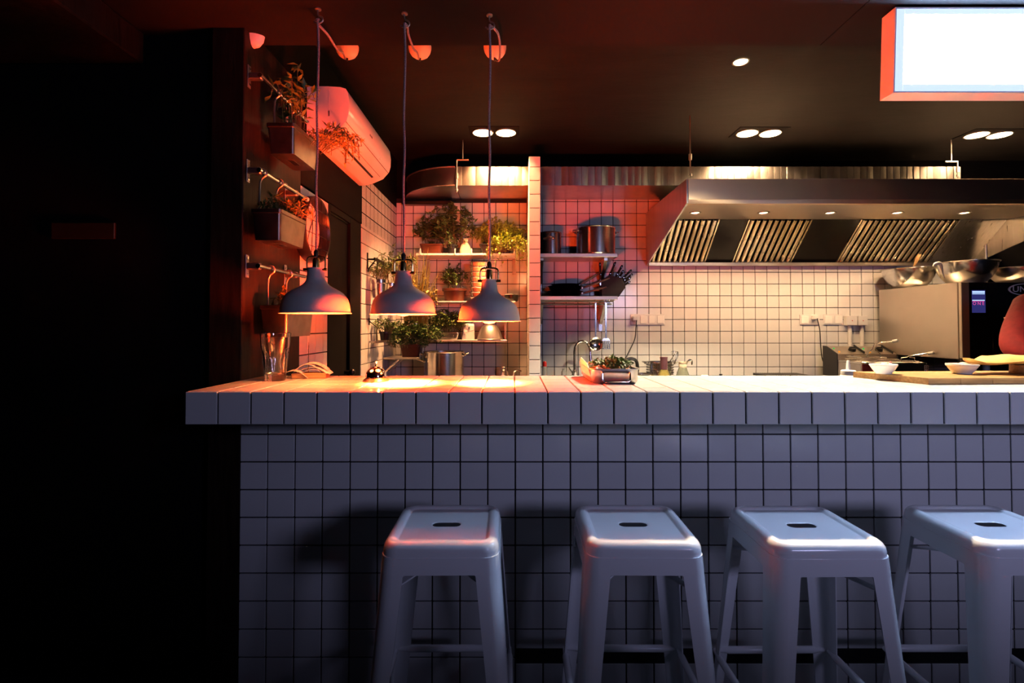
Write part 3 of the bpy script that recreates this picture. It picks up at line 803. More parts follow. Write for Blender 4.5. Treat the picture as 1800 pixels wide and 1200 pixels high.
def trough(parent, c, hx, hy, h, mat, taper=.85, r=.015, name='planter'):
    c = Vector(c)
    L = [rrect(hx * taper, hy * taper, r, 0), rrect(hx, hy, r, h * .86), rrect(hx + .004, hy + .004, r, h * .88), rrect(hx + .004, hy + .004, r, h), rrect(hx - .003, hy - .003, r, h), rrect(hx - .004, hy - .004, r, h * .86)]
    L = [[p + c for p in l] for l in L]
    MB().loops(L, True, True).build(name, mat, parent, 40)
    L = [rrect(hx - .005, hy - .005, r, h * .88), rrect(hx * .4, hy * .4, r, h * .91)]
    MB().loops([[p + c for p in l] for l in L], False, True).build('soil', 'soil', parent, 40)

# --- rails and planters on the dark left wall
def wall_rail(z, y0, y1, label, plates):
    t = thing('wall_rail', label, 'rail', (XL, y0, z), 0, 'steel rails on the dark wall')
    xr = XL + .050
    MB().tube([(xr, y0, z), (xr, y1, z)], .0085, 14).build('rod', 'polished', t)
    for i, y in enumerate(plates):
        MB().box((XL + .0025, y, z), (.004, .022, .085), .001).build('wall_plate', 'steel_dull', t)
        MB().bar((XL + .004, y, z), (xr + .004, y, z), .022, .026, (0, 0, 1), .004).build('bracket', 'steel_dull', t)
        for dz in (-.03, .03):
            MB().tube([(XL + .004, y, z + dz), (XL + .007, y, z + dz)], .005, 10).build('screw', 'polished', t)
    MB().lathe([(0, 0), (.010, 0), (.010, .012), (0, .012)], (0, 0, 0), 14, Matrix.Translation((xr, y1, z)) @ Matrix.Rotation(-PI / 2, 4, 'X')).build('end_cap', 'white_plastic', t)
    return xr
RZ = [at(470, 148, 1.96).z, at(480, 314, 2.0).z, at(480, 473, 2.0).z]
wall_rail(RZ[0], 1.885, 2.32, 'steel rail of the topmost planter, under the motion sensor', (1.90, 2.22))
wall_rail(RZ[1], 1.885, 2.32, 'steel rail of the middle planter, beside the clock', (1.90, 2.22))
wall_rail(RZ[2], 1.885, 2.33, 'steel rail just above the amber pendant lamp, lowest on the dark wall', (1.90, 2.22))
def hanging_planter(px_l, px_r, px_far, y_top, y_bot, zr, label):
    X0 = XL + .034; Y0 = X0 * F / (px_l - CXP) ; X1 = (px_r - CXP) / F * Y0; Y1 = X1 * F / (px_far - CXP)
    zt = at(px_r, y_top, Y0).z; zb = at(px_r, y_bot, Y0).z
    c = Vector(((X0 + X1) / 2, (Y0 + Y1) / 2, zb))
    t = thing('hanging_planter', label, 'planter', c, 0, 'metal planters hanging on the dark wall')
    hx, hy, h = (X1 - X0) / 2, (Y1 - Y0) / 2, zt - zb
    trough(t, c, hx, hy, h, 'zinc_planter', .90, .012, 'box')
    MB().box2(c.x - .012, c.x + .012, c.y - .035, c.y + .035, zb - .0012, zb + .001, .0004).build('drain_cover', 'polished', t)
    for y in (Y0 + .05, Y1 - .05):
        xr = XL + .050
        MB().tube([(xr - .012, y, zr + .006), (xr, y, zr + .012), (xr + .012, y, zr + .004), (xr + .012, y, zr - .012), (X0 + .006, y, zr - .04), (X0 + .006, y, zt - .01)], .004, 6, 3).build('hook', 'steel_dull', t)
    return t, c + Vector((0, 0, h * .9)), hx, hy
t, c, hx, hy = hanging_planter(466, 514, 557, 216, 268, RZ[0], 'dark metal planter with tall leafy herb, hanging topmost on the dark wall')
foliage(t, c, .065, .12, .37, 16, 9, .052, .020, 'leaf_mid', .2)
foliage(t, c + Vector((.06, .08, -.02)), .10, .13, .14, 46, 15, .030, .009, 'leaf_gold', .8, (.06, .07))
t, c, hx, hy = hanging_planter(440, 491, 537, 367, 421, RZ[1], 'dark metal planter with a trailing herb, hanging beside the round clock')
foliage(t, c, .06, .11, .10, 22, 12, .026, .009, 'leaf_mid', .4)
foliage(t, c + Vector((.02, .05, 0)), .06, .08, .10, 16, 12, .026, .008, 'leaf_gold', .6, (.02, .0))
t, c, hx, hy = hanging_planter(457, 504, 551, 536, 592, RZ[2], 'dark metal planter half hidden behind the amber pendant lamp')
foliage(t, c, .045, .09, .10, 9, 7, .030, .010, 'leaf_gold', .5)

# --- motion sensor
c = at(440, 60, 1.93); c.x = XL
t = thing('motion_sensor', 'small white motion sensor at the top of the dark wall', 'sensor', c)
prof = []
L = []
for z, hw, dp in ((.052, .020, .014), (.045, .026, .026), (.02, .028, .036), (-.01, .028, .040), (-.03, .024, .036), (-.046, .016, .026), (-.053, .006, .012)):
    L.append([Vector((XL + .001 + dp * math.sin(PI * q / 12), c.y - hw * math.cos(PI * q / 12), c.z + z)) for q in range(13)])
MB().loops(L, True, True).build('body', 'white_plastic', t, 50)
L = []
for z, hw, dp in ((.006, .024, .0415), (-.01, .024, .0425), (-.03, .020, .0385), (-.044, .012, .029)):
    L.append([Vector((XL + .002 + dp * math.sin(PI * (.1 + .8 * q / 12)), c.y - hw * math.cos(PI * (.1 + .8 * q / 12)), c.z + z)) for q in range(13)])
MB().loops(L, True, True).build('lens', 'lamp_white', t, 50)
MB().sphere((XL + .040, c.y - .004, c.z + .02), .003).build('indicator', 'red_plastic', t)

# --- air conditioner
ay0, ay1 = 2.44, 3.28
t = thing('air_conditioner', 'white wall air conditioner above the dark door', 'air conditioner', (XL, 2.86, 2.2))
prof = [(XL + .001, 2.450), (XL + .10, 2.450), (-.83, 2.446), (-.805, 2.438), (-.795, 2.42), (-.788, 2.37), (-.790, 2.32), (-.800, 2.285), (-.838, 2.242), (-.90, 2.215), (-.955, 2.200), (XL + .001, 2.200)]
MB().prism(prof, 1, ay0, ay1).build('body', 'ac_white', t, 28)
def onface(p, q, a, off):
    v = Vector((q[0] - p[0], q[1] - p[1])); n_ = Vector((-v.y, v.x)).normalized()
    n_ = n_ if n_.x > 0 or n_.y < 0 else -n_
    r = Vector(p) + v * a
    return r, n_
def strip(p, q, a, bb, off, y0, y1, name, mat):
    v = Vector((q[0] - p[0], q[1] - p[1])); nn = Vector((v.y, -v.x)).normalized()
    if nn.x < 0: nn = -nn
    A = Vector(p) + v * a; B = Vector(p) + v * bb
    return MB().prism([tuple(A - nn * .001), tuple(A + nn * off), tuple(B + nn * off), tuple(B - nn * .001)], 1, y0, y1).build(name, mat, t, 20)
strip((-.838, 2.242), (-.90, 2.215), .55, .75, .0012, ay0 + .10, ay1 - .10, 'outlet_slot', 'rubber')
strip((-.90, 2.215), (-.955, 2.200), .05, .98, .003, ay0 + .06, ay1 - .06, 'louver', 'ac_white')
strip((-.800, 2.285), (-.838, 2.242), .08, .14, .001, ay0 + .002, ay1 - .002, 'seam', 'print')
strip((-.838, 2.242), (-.90, 2.215), .05, .09, .001, ay0 + .06, ay1 - .06, 'seam', 'print')
for k in range(4):   # small dark maker's mark, too small to read
    yy = 2.80 + k * .014
    MB().box((-.7875, yy, 2.348 + (k % 2) * .001), (.0012, .008 - (k % 2) * .003, .012), .0003).build('maker_mark', 'print', t, 0)
MB().box((-.8, 3.05, 2.30), (.014, .02, .012), .002).build('display', 'white_plastic', t, 0)
MB().bar((-.885, ay0 - .0008, 2.435), (-.885, ay0 - .0008, 2.335), .002, .002).build('end_seam', 'lamp_white', t)
MB().box((-.885, ay0 - .001, 2.318), (.007, .002, .026), .002).build('end_recess', 'print', t)

# --- clock
cy, cz = 2.445, at(545, 404, 2.445).z
t = thing('wall_clock', 'round deep-rimmed wall clock with a wire guard beside the planters', 'clock', (XL, cy, cz))
M = Matrix.Translation((XL + .001, cy, cz)) @ Matrix.Rotation(PI / 2, 4, 'Y')
MB().lathe([(0, 0), (.150, 0), (.158, .01), (.158, .055), (.154, .062), (.148, .060), (.140, .045), (.133, .012), (0, .012)], (0, 0, 0), 48, M).build('case', 'black_plastic', t, 40)
MB().lathe([(0, .014), (.132, .0125)], (0, 0, 0), 48, M).build('dial', 'clock_face', t, 40)
for k in range(12):
    a = 2 * PI * k / 12
    for r0, r1, w in ((.112, .126, .005),):
        p = Vector((0, math.sin(a), math.cos(a)))
        MB().bar(Vector((XL + .0155, cy, cz)) + p * r0, Vector((XL + .0155, cy, cz)) + p * r1, w, .001, (1, 0, 0), .0002).build('hour_mark', 'print', t, 0)
    o = link_mesh('numeral', text_mesh(str(12 if k == 0 else k), .034, .0003), 'print', t)
    o.rotation_euler = (PI / 2, 0, PI / 2); o.location = (.0155, math.sin(a) * .093, math.cos(a) * .093)
for a, ln, w in ((math.radians(35), .07, .007), (math.radians(205), .10, .005)):
    p = Vector((0, math.sin(a), math.cos(a))); o0 = Vector((XL + .018, cy, cz))
    MB().bar(o0 - p * .02, o0 + p * ln, w, .001, (1, 0, 0), .0002).build('hand', 'print', t, 0)
for k in (-.09, -.03, .03, .09):
    hh = math.sqrt(.15 ** 2 - k * k)
    MB().tube([(XL + .062, cy + k, cz - hh), (XL + .066, cy + k, cz), (XL + .062, cy + k, cz + hh)], .0016, 6, 3).build('guard_wire', 'dark_steel', t)
    MB().tube([(XL + .062, cy - hh, cz + k), (XL + .066, cy, cz + k), (XL + .062, cy + hh, cz + k)], .0016, 6, 3).build('guard_wire', 'dark_steel', t)

# --- plaque on the black wall
a = at(93, 420, YB + .048); bq = at(204, 392, YB + .048)
t = thing('wall_plaque', 'small dark brown plaque lost on the black wall', 'sign', a)
MB().box2(a.x, bq.x, YB + .040, YB + .0495, a.z, bq.z, .0015).build('plate', 'plaque', t)

# ------------------------------------------------------------------ herb alcove
def shelf(px0, px1, py, Y0, label, mat='steel_dull', th=.018, brackets=(), grp='shelves on the tiled back wall', Y1=None):
    Y1 = Y1 or YW - .016
    a = at(px0, py, Y0); bq = at(px1, py, Y0); z = a.z
    t = thing('wall_shelf', label, 'shelf', ((a.x + bq.x) / 2, Y1, z), 0, grp)
    MB().box2(a.x, bq.x, Y0, Y1, z - th, z, .002).build('board', mat, t)
    for x in brackets:
        MB().prism([(Y1, z - th), (Y1, z - .15), (Y1 - .012, z - .15), (Y0 + .04, z - th - .012), (Y0 + .04, z - th)], 0, x - .012, x + .012).build('bracket', 'steel_dull', t, 20)
        MB().tube([(x - .0, Y1 - .0125, z - .12), (x, Y1 - .016, z - .12)], .005, 8).build('screw', 'polished', t)
    return t, z
YA = 4.08
t, zA = shelf(731, 906, 445, YA, 'white shelf edge of the upper herb shelf', 'white_plastic', .016, ())
for px in (739, 800, 829, 904):
    c = at(px, 445, YA)
    MB().box((c.x, YA - .004, c.z + .012), (.010, .008, .05), .001).build('shelf_clip', 'white_plastic', t)
c = at(905, 445, YA); MB().box2(c.x - .02, c.x + .01, YW - .03, YW - .016, zA - .15, zA - .016, .002).build('bracket', 'steel_dull', t)
c = at(745, 445, YA); MB().box2(c.x - .02, c.x + .01, YW - .03, YW - .016, zA - .15, zA - .016, .002).build('bracket', 'steel_dull', t)
t, zB = shelf(768, 906, 529, YA, 'narrow shelf carrying the stacked steel containers', 'white_plastic', .010, ())
c = at(880, 529, YA); MB().box2(c.x, c.x + .025, YW - .03, YW - .016, zB - .12, zB - .01, .002).build('bracket', 'steel_dull', t)
t, zC = shelf(738, 891, 597, YA, 'dark lower shelf holding a steel bowl and a herb tray', 'steel_dull', .014, ())
c = at(888, 597, YA); MB().box2(c.x - .004, c.x + .004, YA + .01, YW - .017, zC + .001, zC + .12, .001).build('end_bracket', 'steel_dull', t)

# upper shelf plants
def pos(px, Y, z): return Vector((at(px, 500, Y).x, Y, z))
c = pos(760, 4.19, zA)
t = thing('potted_herb', 'terracotta trough with round dark leaves on the upper herb shelf', 'plant', c, 0, 'potted herbs in the alcove')
trough(t, c, .095, .06, .085, 'terracotta', .82, .03, 'pot')
foliage(t, c + Vector((-.02, 0, .07)), .12, .07, .26, 26, 8, .060, .046, 'leaf_dark', .3)
c = pos(795, 4.17, zA)
t = thing('potted_vine', 'tall dark vine in a black pot reaching up to the duct', 'plant', c, 0, 'potted herbs in the alcove')
round_pot(t, c, .035, .045, .08, 'black_plastic', .004)
foliage(t, c + Vector((0, 0, .06)),   .19, .08, .43, 40, 14, .046, .030, 'leaf_dark', .2, (-.02, -.04), .15)
foliage(t, c + Vector((.01, -.03, .05)), .07, .05, .18, 10, 9, .036, .022, 'leaf_dark', .7)
c = pos(818, 4.15, zA)
t = thing('cloth_bag', 'small pale cloth bag between the vine and the bright herb', 'bag', c)
MB().loops([[p + c for p in l] for l in (rrect(.040, .03, .02, 0), rrect(.046, .034, .024, .03), rrect(.036, .026, .02, .07), rrect(.016, .012, .01, .10), rrect(.024, .016, .01, .125))], True, True).build('sack', 'bag_cloth', t, 60)
MB().tube([c + Vector((.018 * math.cos(k), .014 * math.sin(k), .10)) for k in [q * PI / 6 for q in range(13)]], .003, 6).build('tie', 'stem', t)
c = pos(872, 4.17, zA)
t = thing('potted_herb', 'bright yellow-green bushy herb spilling over the upper shelf', 'plant', c, 0, 'potted herbs in the alcove')
trough(t, c, .13, .06, .08, 'black_plastic', .85, .02, 'pot')
foliage(t, c + Vector((.01, 0, .06)), .205, .09, .25, 90, 20, .030, .019, 'leaf_bright', .3)
foliage(t, c + Vector((.07, -.09, .02)), .15, .05, .14, 60, 20, .030, .018, 'leaf_bright', 1.7, (0.02, -.02))

# middle shelf
c = pos(799, 4.18, zB)
t = thing('potted_herb', 'glossy terracotta bowl with a dark herb beside the stacked containers', 'plant', c, 0, 'potted herbs in the alcove')
round_pot(t, c, .075, .095, .105, 'terracotta', .006)
foliage(t, c + Vector((0, 0, .09)), .11, .07, .25, 34, 12, .036, .022, 'leaf_dark', .3)
c = pos(843, 4.19, zB)
for k in range(8):
    tt = tag(MB().loops([[p + c + Vector((0, 0, k * .041)) for p in l] for l in (rrect(.066, .05, .02, .0), rrect(.072, .055, .022, .030), rrect(.083, .065, .024, .034), rrect(.083, .065, .024, .038), rrect(.070, .053, .02, .038), rrect(.066, .05, .02, .006))], True, True).build('steel_container', 'pot_steel', None, 40),
             'shallow steel food container, number %s counted up from the shelf in the alcove stack' % ['one', 'two', 'three', 'four', 'five', 'six', 'seven', 'eight'][k], 'container', 'stacked steel containers')
c = pos(899, 4.17, zB)
t = thing('small_pan', 'small dark round pan at the end of the middle shelf behind the lowest heat lamp', 'pan', c)
MB().lathe([(0, 0), (.048, 0), (.055, .01), (.057, .055), (.060, .058), (.054, .056), (.052, .012), (0, .008)], c, 28).build('bowl', 'dark_steel', t, 40)
MB().lathe([(.057, .054), (.062, .058), (.057, .062), (.052, .058)], c, 28).build('rim', 'polished', t, 50)

# lower shelf
c = pos(747, 4.18, zC)
t = thing('potted_herb', 'small terracotta pot at the dim end of the lower herb shelf', 'plant', c, 0, 'potted herbs in the alcove')
round_pot(t, c, .04, .052, .08, 'terracotta', .006)
foliage(t, c + Vector((0, 0, .07)), .08, .06, .12, 14, 9, .03, .018, 'leaf_dark', .3)
c = pos(789, 4.16, zC)
t = thing('herb_tray', 'small steel tray with a handle, full of dark green herbs', 'plant', c, 0, 'potted herbs in the alcove')
L = (rrect(.078, .05, .02, 0), rrect(.090, .06, .022, .052), rrect(.095, .065, .024, .054), rrect(.095, .065, .024, .058), rrect(.087, .057, .02, .056), rrect(.08, .05, .02, .04))
MB().loops([[p + c for p in l] for l in L], True, True).build('tray', 'pot_steel', t, 40)
MB().tube([c + Vector(p) for p in ((-.045, -.058, .042), (-.045, -.068, .04), (-.045, -.068, .018), (.045, -.068, .018), (.045, -.068, .04), (.045, -.058, .042))], .0035, 8).build('handle', 'polished', t)
foliage(t, c + Vector((-.02, 0, .05)), .17, .09, .22, 80, 16, .030, .018, 'leaf_mid', .35)
c = pos(824, 4.15, zC)
t = thing('paper_box', 'folded white paper box beside the upturned steel bowl', 'box', c)
MB().loops([[c + Vector(p) for p in ((-.050, -.03, 0), (.047, -.03, .0), (.047, .03, 0), (-.050, .03, 0))], [c + Vector(p) for p in ((-.036, -.024, .115), (.046, -.028, .112), (.046, .028, .112), (-.036, .024, .115))], [c + Vector(p) for p in ((-.030, -.01, .132), (.042, -.012, .128), (.042, .012, .128), (-.030, .01, .132))]], True, True).build('carton', 'paper', t, 15)
MB().bar(c + Vector((-.043, -.0305, .055)), c + Vector((.046, -.0300, .078)), .0015, .001, (0, 1, 0), .0002).build('fold', 'print', t, 0)
c = pos(861, 4.15, zC)
t = thing('steel_bowl', 'upturned polished steel bowl under the lowest heat lamp', 'bowl', c)
MB().lathe([(.112, 0), (.114, .004), (.104, .008), (.098, .03), (.085, .068), (.068, .098), (.05, .116), (.046, .118), (0, .118)], c, 40).build('shell', 'steel_dull', t, 40)
MB().lathe([(.112, 0), (.117, .002), (.112, .005)], c, 40).build('rim', 'polished', t, 50)

# rails with planters on the tiled side wall
xr = XL + .055
t = thing('herb_rail', 'black rail on the tiled side wall holding a steel bucket of herbs', 'rail', (XL, 3.6, at(655, 456, 3.48).z))
zz = at(655, 456, 3.48).z
MB().bar((xr, 3.45, zz), (xr, 4.02, zz), .012, .02).build('rod', 'dark_steel', t)
for y in (3.47, 3.72, 3.97):
    MB().box((XL + .003, y, zz - .01), (.006, .02, .11), .001).build('wall_plate', 'dark_steel', t)
    MB().tube([(XL + .006, y, zz - .085), (XL + .014, y, zz - .06), (xr, y, zz - .008)], .005, 6).build('brace', 'dark_steel', t)
    MB().bar((XL + .004, y, zz), (xr, y, zz), .012, .012).build('bracket', 'dark_steel', t)
zt = at(657, 492, 3.52).z; zb = at(657, 524, 3.52).z
c = Vector((XL + .075, 3.52, zb))
t = thing('herb_bucket', 'small steel bucket of herbs hung on the tiled side wall', 'plant', c, 0, 'herbs on the tiled side wall')
round_pot(t, c, .046, .056, zt - zb, 'pot_steel', .004, 'bucket')
MB().tube([(c.x - .03, c.y + .02, zt), (c.x - .022, c.y + .02, zz - .02), (c.x - .02, c.y + .02, zz + .012)], .003, 6, 3).build('hook', 'dark_steel', t)
foliage(t, c + Vector((0, 0, zt - zb)), .09, .10, .13, 24, 12, .024, .012, 'leaf_mid', .3)
c = Vector((XL + .08, 3.82, zb))
t = thing('herb_bucket', 'steel bucket with a loose herb behind the middle heat lamp', 'plant', c, 0, 'herbs on the tiled side wall')
round_pot(t, c, .046, .056, zt - zb, 'pot_steel', .004, 'bucket')
MB().tube([(c.x - .03, c.y + .02, zt), (c.x - .026, c.y + .02, zz - .02), (c.x - .025, c.y + .02, zz + .012)], .003, 6, 3).build('hook', 'dark_steel', t)
foliage(t, c + Vector((.02, 0, zt - zb)), .16, .15, .32, 40, 13, .030, .015, 'leaf_mid', .3)
# low bracket shelf in the corner with the long planter
zl = at(700, 628, 3.92).z
t = thing('corner_shelf', 'steel corner shelf under the long terracotta planter', 'shelf', (XL + .2, 3.98, zl))
xe = at(737, 628, 3.90).x
MB().box2(XL + .01, xe, 3.88, 4.16, zl - .012, zl, .002).build('board', 'steel_dull', t)
MB().tube([(xe - .01, 3.875, zl - .01), (xe + .01, 3.87, zl - .012), (xe + .05, 3.86, zl - .03)], .008, 8).tube([(xe + .012, 3.87, zl - .02), (xe + .012, 3.87, zl + .03)], .006, 8).build('hook_end', 'polished', t)
for y in (3.9, 4.12):
    MB().bar((XL + .006, y, zl - .12), (XL + .12, y, zl - .015), .012, .012).build('brace', 'steel_dull', t)
    MB().box((XL + .003, y, zl - .06), (.006, .02, .14), .001).build('wall_plate', 'steel_dull', t)
c = Vector(((XL + .16 + xe) / 2 - .02, 4.02, zl + .001)); hx = (xe - XL - .13) / 2
t = thing('long_planter', 'long terracotta planter crowded with dark herbs beside the stock pot', 'plant', c, 0, 'herbs on the tiled side wall')
trough(t, c, hx, .075, at(700, 606, 3.95).z - zl, 'terracotta', .9, .02, 'pot')
foliage(t, c + Vector((-.02, -.03, .07)), .25, .11, .23, 120, 16, .034, .022, 'leaf_dark', .25, (0, 0), .1)
zq = at(668, 600, 3.6).z
t = thing('side_bracket', 'steel bracket low on the tiled side wall with a herb pot', 'rail', (XL, 3.62, zq))
MB().bar((xr, 3.50, zq), (xr, 3.78, zq), .02, .016).build('rod', 'steel_dull', t)
for y in (3.52, 3.75):
    MB().bar((XL + .004, y, zq), (xr, y, zq), .014, .012).build('bracket', 'steel_dull', t)
    MB().tube([(XL + .006, y, zq + .14), (xr, y, zq + .10), (xr, y, zq)], .004, 6).build('brace', 'dark_steel', t)
    MB().box((XL + .003, y, zq + .14), (.006, .02, .05), .001).build('wall_plate', 'dark_steel', t)
c = Vector((xr + .03, 3.64, zq + .009))
t = thing('potted_herb', 'small black pot of herbs on the low side bracket', 'plant', c, 0, 'herbs on the tiled side wall')
round_pot(t, c, .034, .042, .06, 'black_plastic', .003)
foliage(t, c + Vector((0, 0, .05)), .09, .10, .12, 26, 10, .026, .016, 'leaf_dark', .4)
# golden chives between the lamps
c = Vector((at(728, 560, 4.02).x, 4.06, zC + .03))
t = thing('chive_pot', 'steel cup of tall golden chives between the two heat lamps', 'plant', c, 0, 'herbs on the tiled side wall')
round_pot(t, c, .04, .05, .10, 'pot_steel', .003)
MB().bar(c + Vector((.0, .03, -.031)), c + Vector((.0, .03, -.001)), .03, .03).build('foot', 'steel_dull', t)
grass(t, c + Vector((0, 0, .085)), .17, .08, .62, 80, 'leaf_gold', .007)
foliage(t, c + Vector((.03, -.02, .09)), .17, .09, .44, 46, 16, .032, .016, 'leaf_gold', .25)

# big stock pot and tap below the shelves
def pot(name, label, c, r, h, mat='pot_steel', n=44, hz=.80, ha=0.0, grp=None):
    c = Vector(c)
    t = thing(name, label, 'pot', c, 0, grp)
    MB().lathe([(0, 0), (r - .008, 0), (r, .008), (r, h - .004), (r + .005, h), (r + .004, h + .003), (r - .003, h), (r - .004, .012), (0, .008)], c, n).build('body', mat, t, 40)
    for s in (-1, 1):
        d = Vector((math.cos(ha) * s, math.sin(ha) * s, 0)); q = Vector((-d.y, d.x, 0)); z = h * hz
        MB().tube([c + d * (r - .001) + q * .04 + Vector((0, 0, z)), c + d * (r + .025) + q * .038 + Vector((0, 0, z + .006)), c + d * (r + .038) + Vector((0, 0, z + .012)), c + d * (r + .025) - q * .038 + Vector((0, 0, z + .006)), c + d * (r - .001) - q * .04 + Vector((0, 0, z))], .0055, 8, 5).build('handle', 'polished', t)
        for k in (-.04, .04):
            MB().box(c + d * (r + .002) + q * k + Vector((0, 0, z)), (.012, .012, .022), .002).build('handle_plate', 'polished', t)
    return t
c = at(780, 640, 3.95); pot('stock_pot', 'tall steel stock pot on the alcove worktop', (c.x, 3.97, ZK), .155, at(780, 619, 3.86).z - ZK, ha=0, hz=.9)
c = at(884, 650, 4.16)
t = thing('wall_tap', 'chrome tap peeking over the bar inside the alcove', 'tap', (c.x, 4.18, ZK))
MB().tube([(c.x, 4.18, ZK), (c.x, 4.18, ZK + .06)], .016, 14).sphere((c.x + .006, 4.17, ZK + .072), .022).build('body', 'chrome', t)
MB().tube([(c.x, 4.18, ZK + .07), (c.x + .02, 4.12, ZK + .075), (c.x + .045, 4.05, ZK + .02)], .009, 10, 4).build('spout', 'chrome', t)
MB().tube([(c.x + .09, 4.18, ZK), (c.x + .09, 4.18, ZK + .045), (c.x + .115, 4.16, ZK + .06), (c.x + .15, 4.14, ZK + .052)], .008, 10, 4).build('side_spray', 'chrome', t)

# ------------------------------------------------------------------ pot shelves right of the partition
YP = 4.02
def bshelf(py, label, brk):
    a = at(953, py, YP); bq = at(1086, py, YP); z = a.z
    a.x = PX1 + .012
    t = thing('pot_shelf', label, 'shelf', ((a.x + bq.x) / 2, YW - .016, z), 0, 'steel shelves beside the hood')
    MB().box2(a.x, bq.x, YP, YW - .016, z - .030, z, .003).build('board', 'steel', t)
    for x in (a.x + .02, bq.x - .085):
        MB().prism([(YW - .016, z - .031), (YW - .016, z - .22), (YW - .03, z - .22), (YP + .05, z - .05), (YP + .05, z - .031)], 0, x - .013, x + .013).build('bracket', 'steel_v', t, 20)
        MB().box((x, YW - .018, z - .2), (.030, .004, .16), .001).build('upright', 'steel_v', t)
        MB().tube([(x, YW - .018, z - .23), (x, YW - .024, z - .23)], .006, 8).build('screw', 'polished', t)
    return t, z, a.x, bq.x
t, z1, sxa, sxb = bshelf(445, 'steel shelf carrying two shiny cooking pots', 0)
t, z2, sxa, sxb = bshelf(520, 'steel shelf carrying frying pans and knives, utensils hung below', 0)
rail_z = z2 - .042
MB().tube([(sxa + .01, YP + .02, rail_z), (sxb - .03, YP + .02, rail_z)], .006, 8).tube([(sxa + .01, YP + .02, rail_z - .022), (sxb - .04, YP + .02, rail_z - .022)], .006, 8).build('utensil_rail', 'polished', t)
for x in (sxa + .03, sxb - .06): MB().bar((x, YP + .024, z2 - .03), (x, YP + .024, rail_z - .024), .012, .004).build('rail_bracket', 'steel_dull', t)
c = at(968, 440, 4.17); pot('cooking_pot', 'smaller lidded cooking pot beside the tiled partition', (max(c.x, PX1 + .105), 4.17, z1 + .001), .085, at(968, 411, 4.17).z - z1, ha=PI / 2.4, hz=.72, grp='pots on the steel shelf')
o = [q for q in COL.objects if q.get('label', '').startswith('smaller lidded')][0]
MB().lathe([(.089, at(968, 411, 4.17).z - z1 + .004), (.088, at(968, 411, 4.17).z - z1 + .008), (.03, at(968, 411, 4.17).z - z1 + .018), (0, at(968, 411, 4.17).z - z1 + .019)], o.location, 32).build('lid', 'pot_steel', o, 40)
c = at(1047, 440, 4.17); pot('cooking_pot', 'large wide steel cooking pot with wire handles', (c.x, 4.17, z1 + .001), .158, at(1047, 398, 4.05).z - z1, ha=.25, hz=.86, grp='pots on the steel shelf')
# frying pans
def frypan(c, r, h, hdir, hl, label, hz):
    c = Vector(c); t = thing('frying_pan', label, 'pan', c, 0, 'stacked frying pans')
    MB().lathe([(0, 0), (r * .72, 0), (r * .80, .004), (r, h), (r + .003, h + .001), (r - .003, h), (r * .78, .008), (0, .006)], c, 40).build('body', 'dark_steel', t, 40)
    d = Vector(hdir).normalized(); p0 = c + Vector((d.x, d.y, 0)).normalized() * (r * .96) + Vector((0, 0, h * .6))
    MB().tube([p0, p0 + d * hl * .3, p0 + d * hl * .7, p0 + d * hl], [.006, .008, .009, .006], 8, 3).build('handle', 'steel_dull', t)
    MB().box(p0 + Vector((-.004, 0, 0)), (.016, .03, .02), .003).build('handle_plate', 'steel_dull', t)
c = at(994, 515, 4.16)
frypan((c.x, 4.17, z2 + .001), .145, .045, (.93, -.20, .25), .20, 'dark frying pan at the bottom of the stack', 0)
frypan((c.x + .002, 4.17, z2 + .047), .143, .040, (.93, -.16, .34), .23, 'dark frying pan with a bright handle, middle of the stack', 0)
frypan((c.x + .005, 4.175, z2 + .088), .12, .014, (.80, .05, .50), .19, 'shallow skillet on top of the pan stack, handle pointing up', 0)
# knife block and knives
c = at(1066, 515, 4.18)
R = Matrix.Rotation(math.radians(38), 3, 'Y')
kbk = thing('knife_block', 'dark slanted knife block at the end of the pan shelf', 'knife block', (c.x, 4.20, z2))
bl = [at(px, py, 4.18) for px, py in ((1057, 520), (1086, 520), (1098, 505), (1091, 489), (1070, 484), (1056, 493))]
bl[0].z = bl[1].z = z2 + .001
MB().prism([(p.x, p.z) for p in bl], 1, 4.14, 4.26).build('block', 'rubber', kbk, 20)
tips = [(1054.5, 461, 1056, 492, 'upright'), (1082, 460, 1069, 490, 'tallest'), (1094, 466, 1081, 489, 'third'), (1096, 475, 1086, 492, 'short fourth'), (1110, 474, 1090, 494, 'fifth'), (1112, 481, 1092, 497, 'sixth'), (1109, 487, 1090, 502, 'seventh'), (1108, 494, 1090, 506, 'lowest')]
words = ['black-handled knife standing upright beside the shelf bracket', 'black-handled knife with the longest handle in the block', 'black-handled knife leaning just right of the longest handle',
         'short black knife handle under the leaning third knife', 'black knife handle reaching furthest up among the slanted row', 'black knife handle second from the top of the slanted row',
         'black knife handle third from the top of the slanted row', 'black knife handle lowest of the slanted row']
for i, (x1, y1, x0, y0, w) in enumerate(tips):
    Y = 4.155 + .022 * (i % 4)
    a = at(x1, y1, Y); bq = at(x0, y0, Y)
    t = thing('kitchen_knife', words[i], 'knife', bq, 0, 'knives in the block')
    d = (a - bq); 
    MB().tube([bq, bq + d * .25, bq + d * .6, bq + d * .93, a], [.0085, .0095, .009, .0095, .006], 8).build('handle', 'black_plastic', t)
    tip = c + Vector((.03, 0, .03)); tip = Vector((c.x + .02, Y, z2 + .03)) if i else Vector((bq.x + .003, Y, z2 + .06))
    MB().bar(bq, bq + (tip - bq) * .55, .016, .002, (0, 1, 0), .0004).build('blade', 'polished', t)
    for q in (.3, .85): MB().tube([bq + d * q + Vector((0, -.0105, 0)), bq + d * q + Vector((0, -.007, 0))], .0035, 8).build('rivet', 'polished', t)
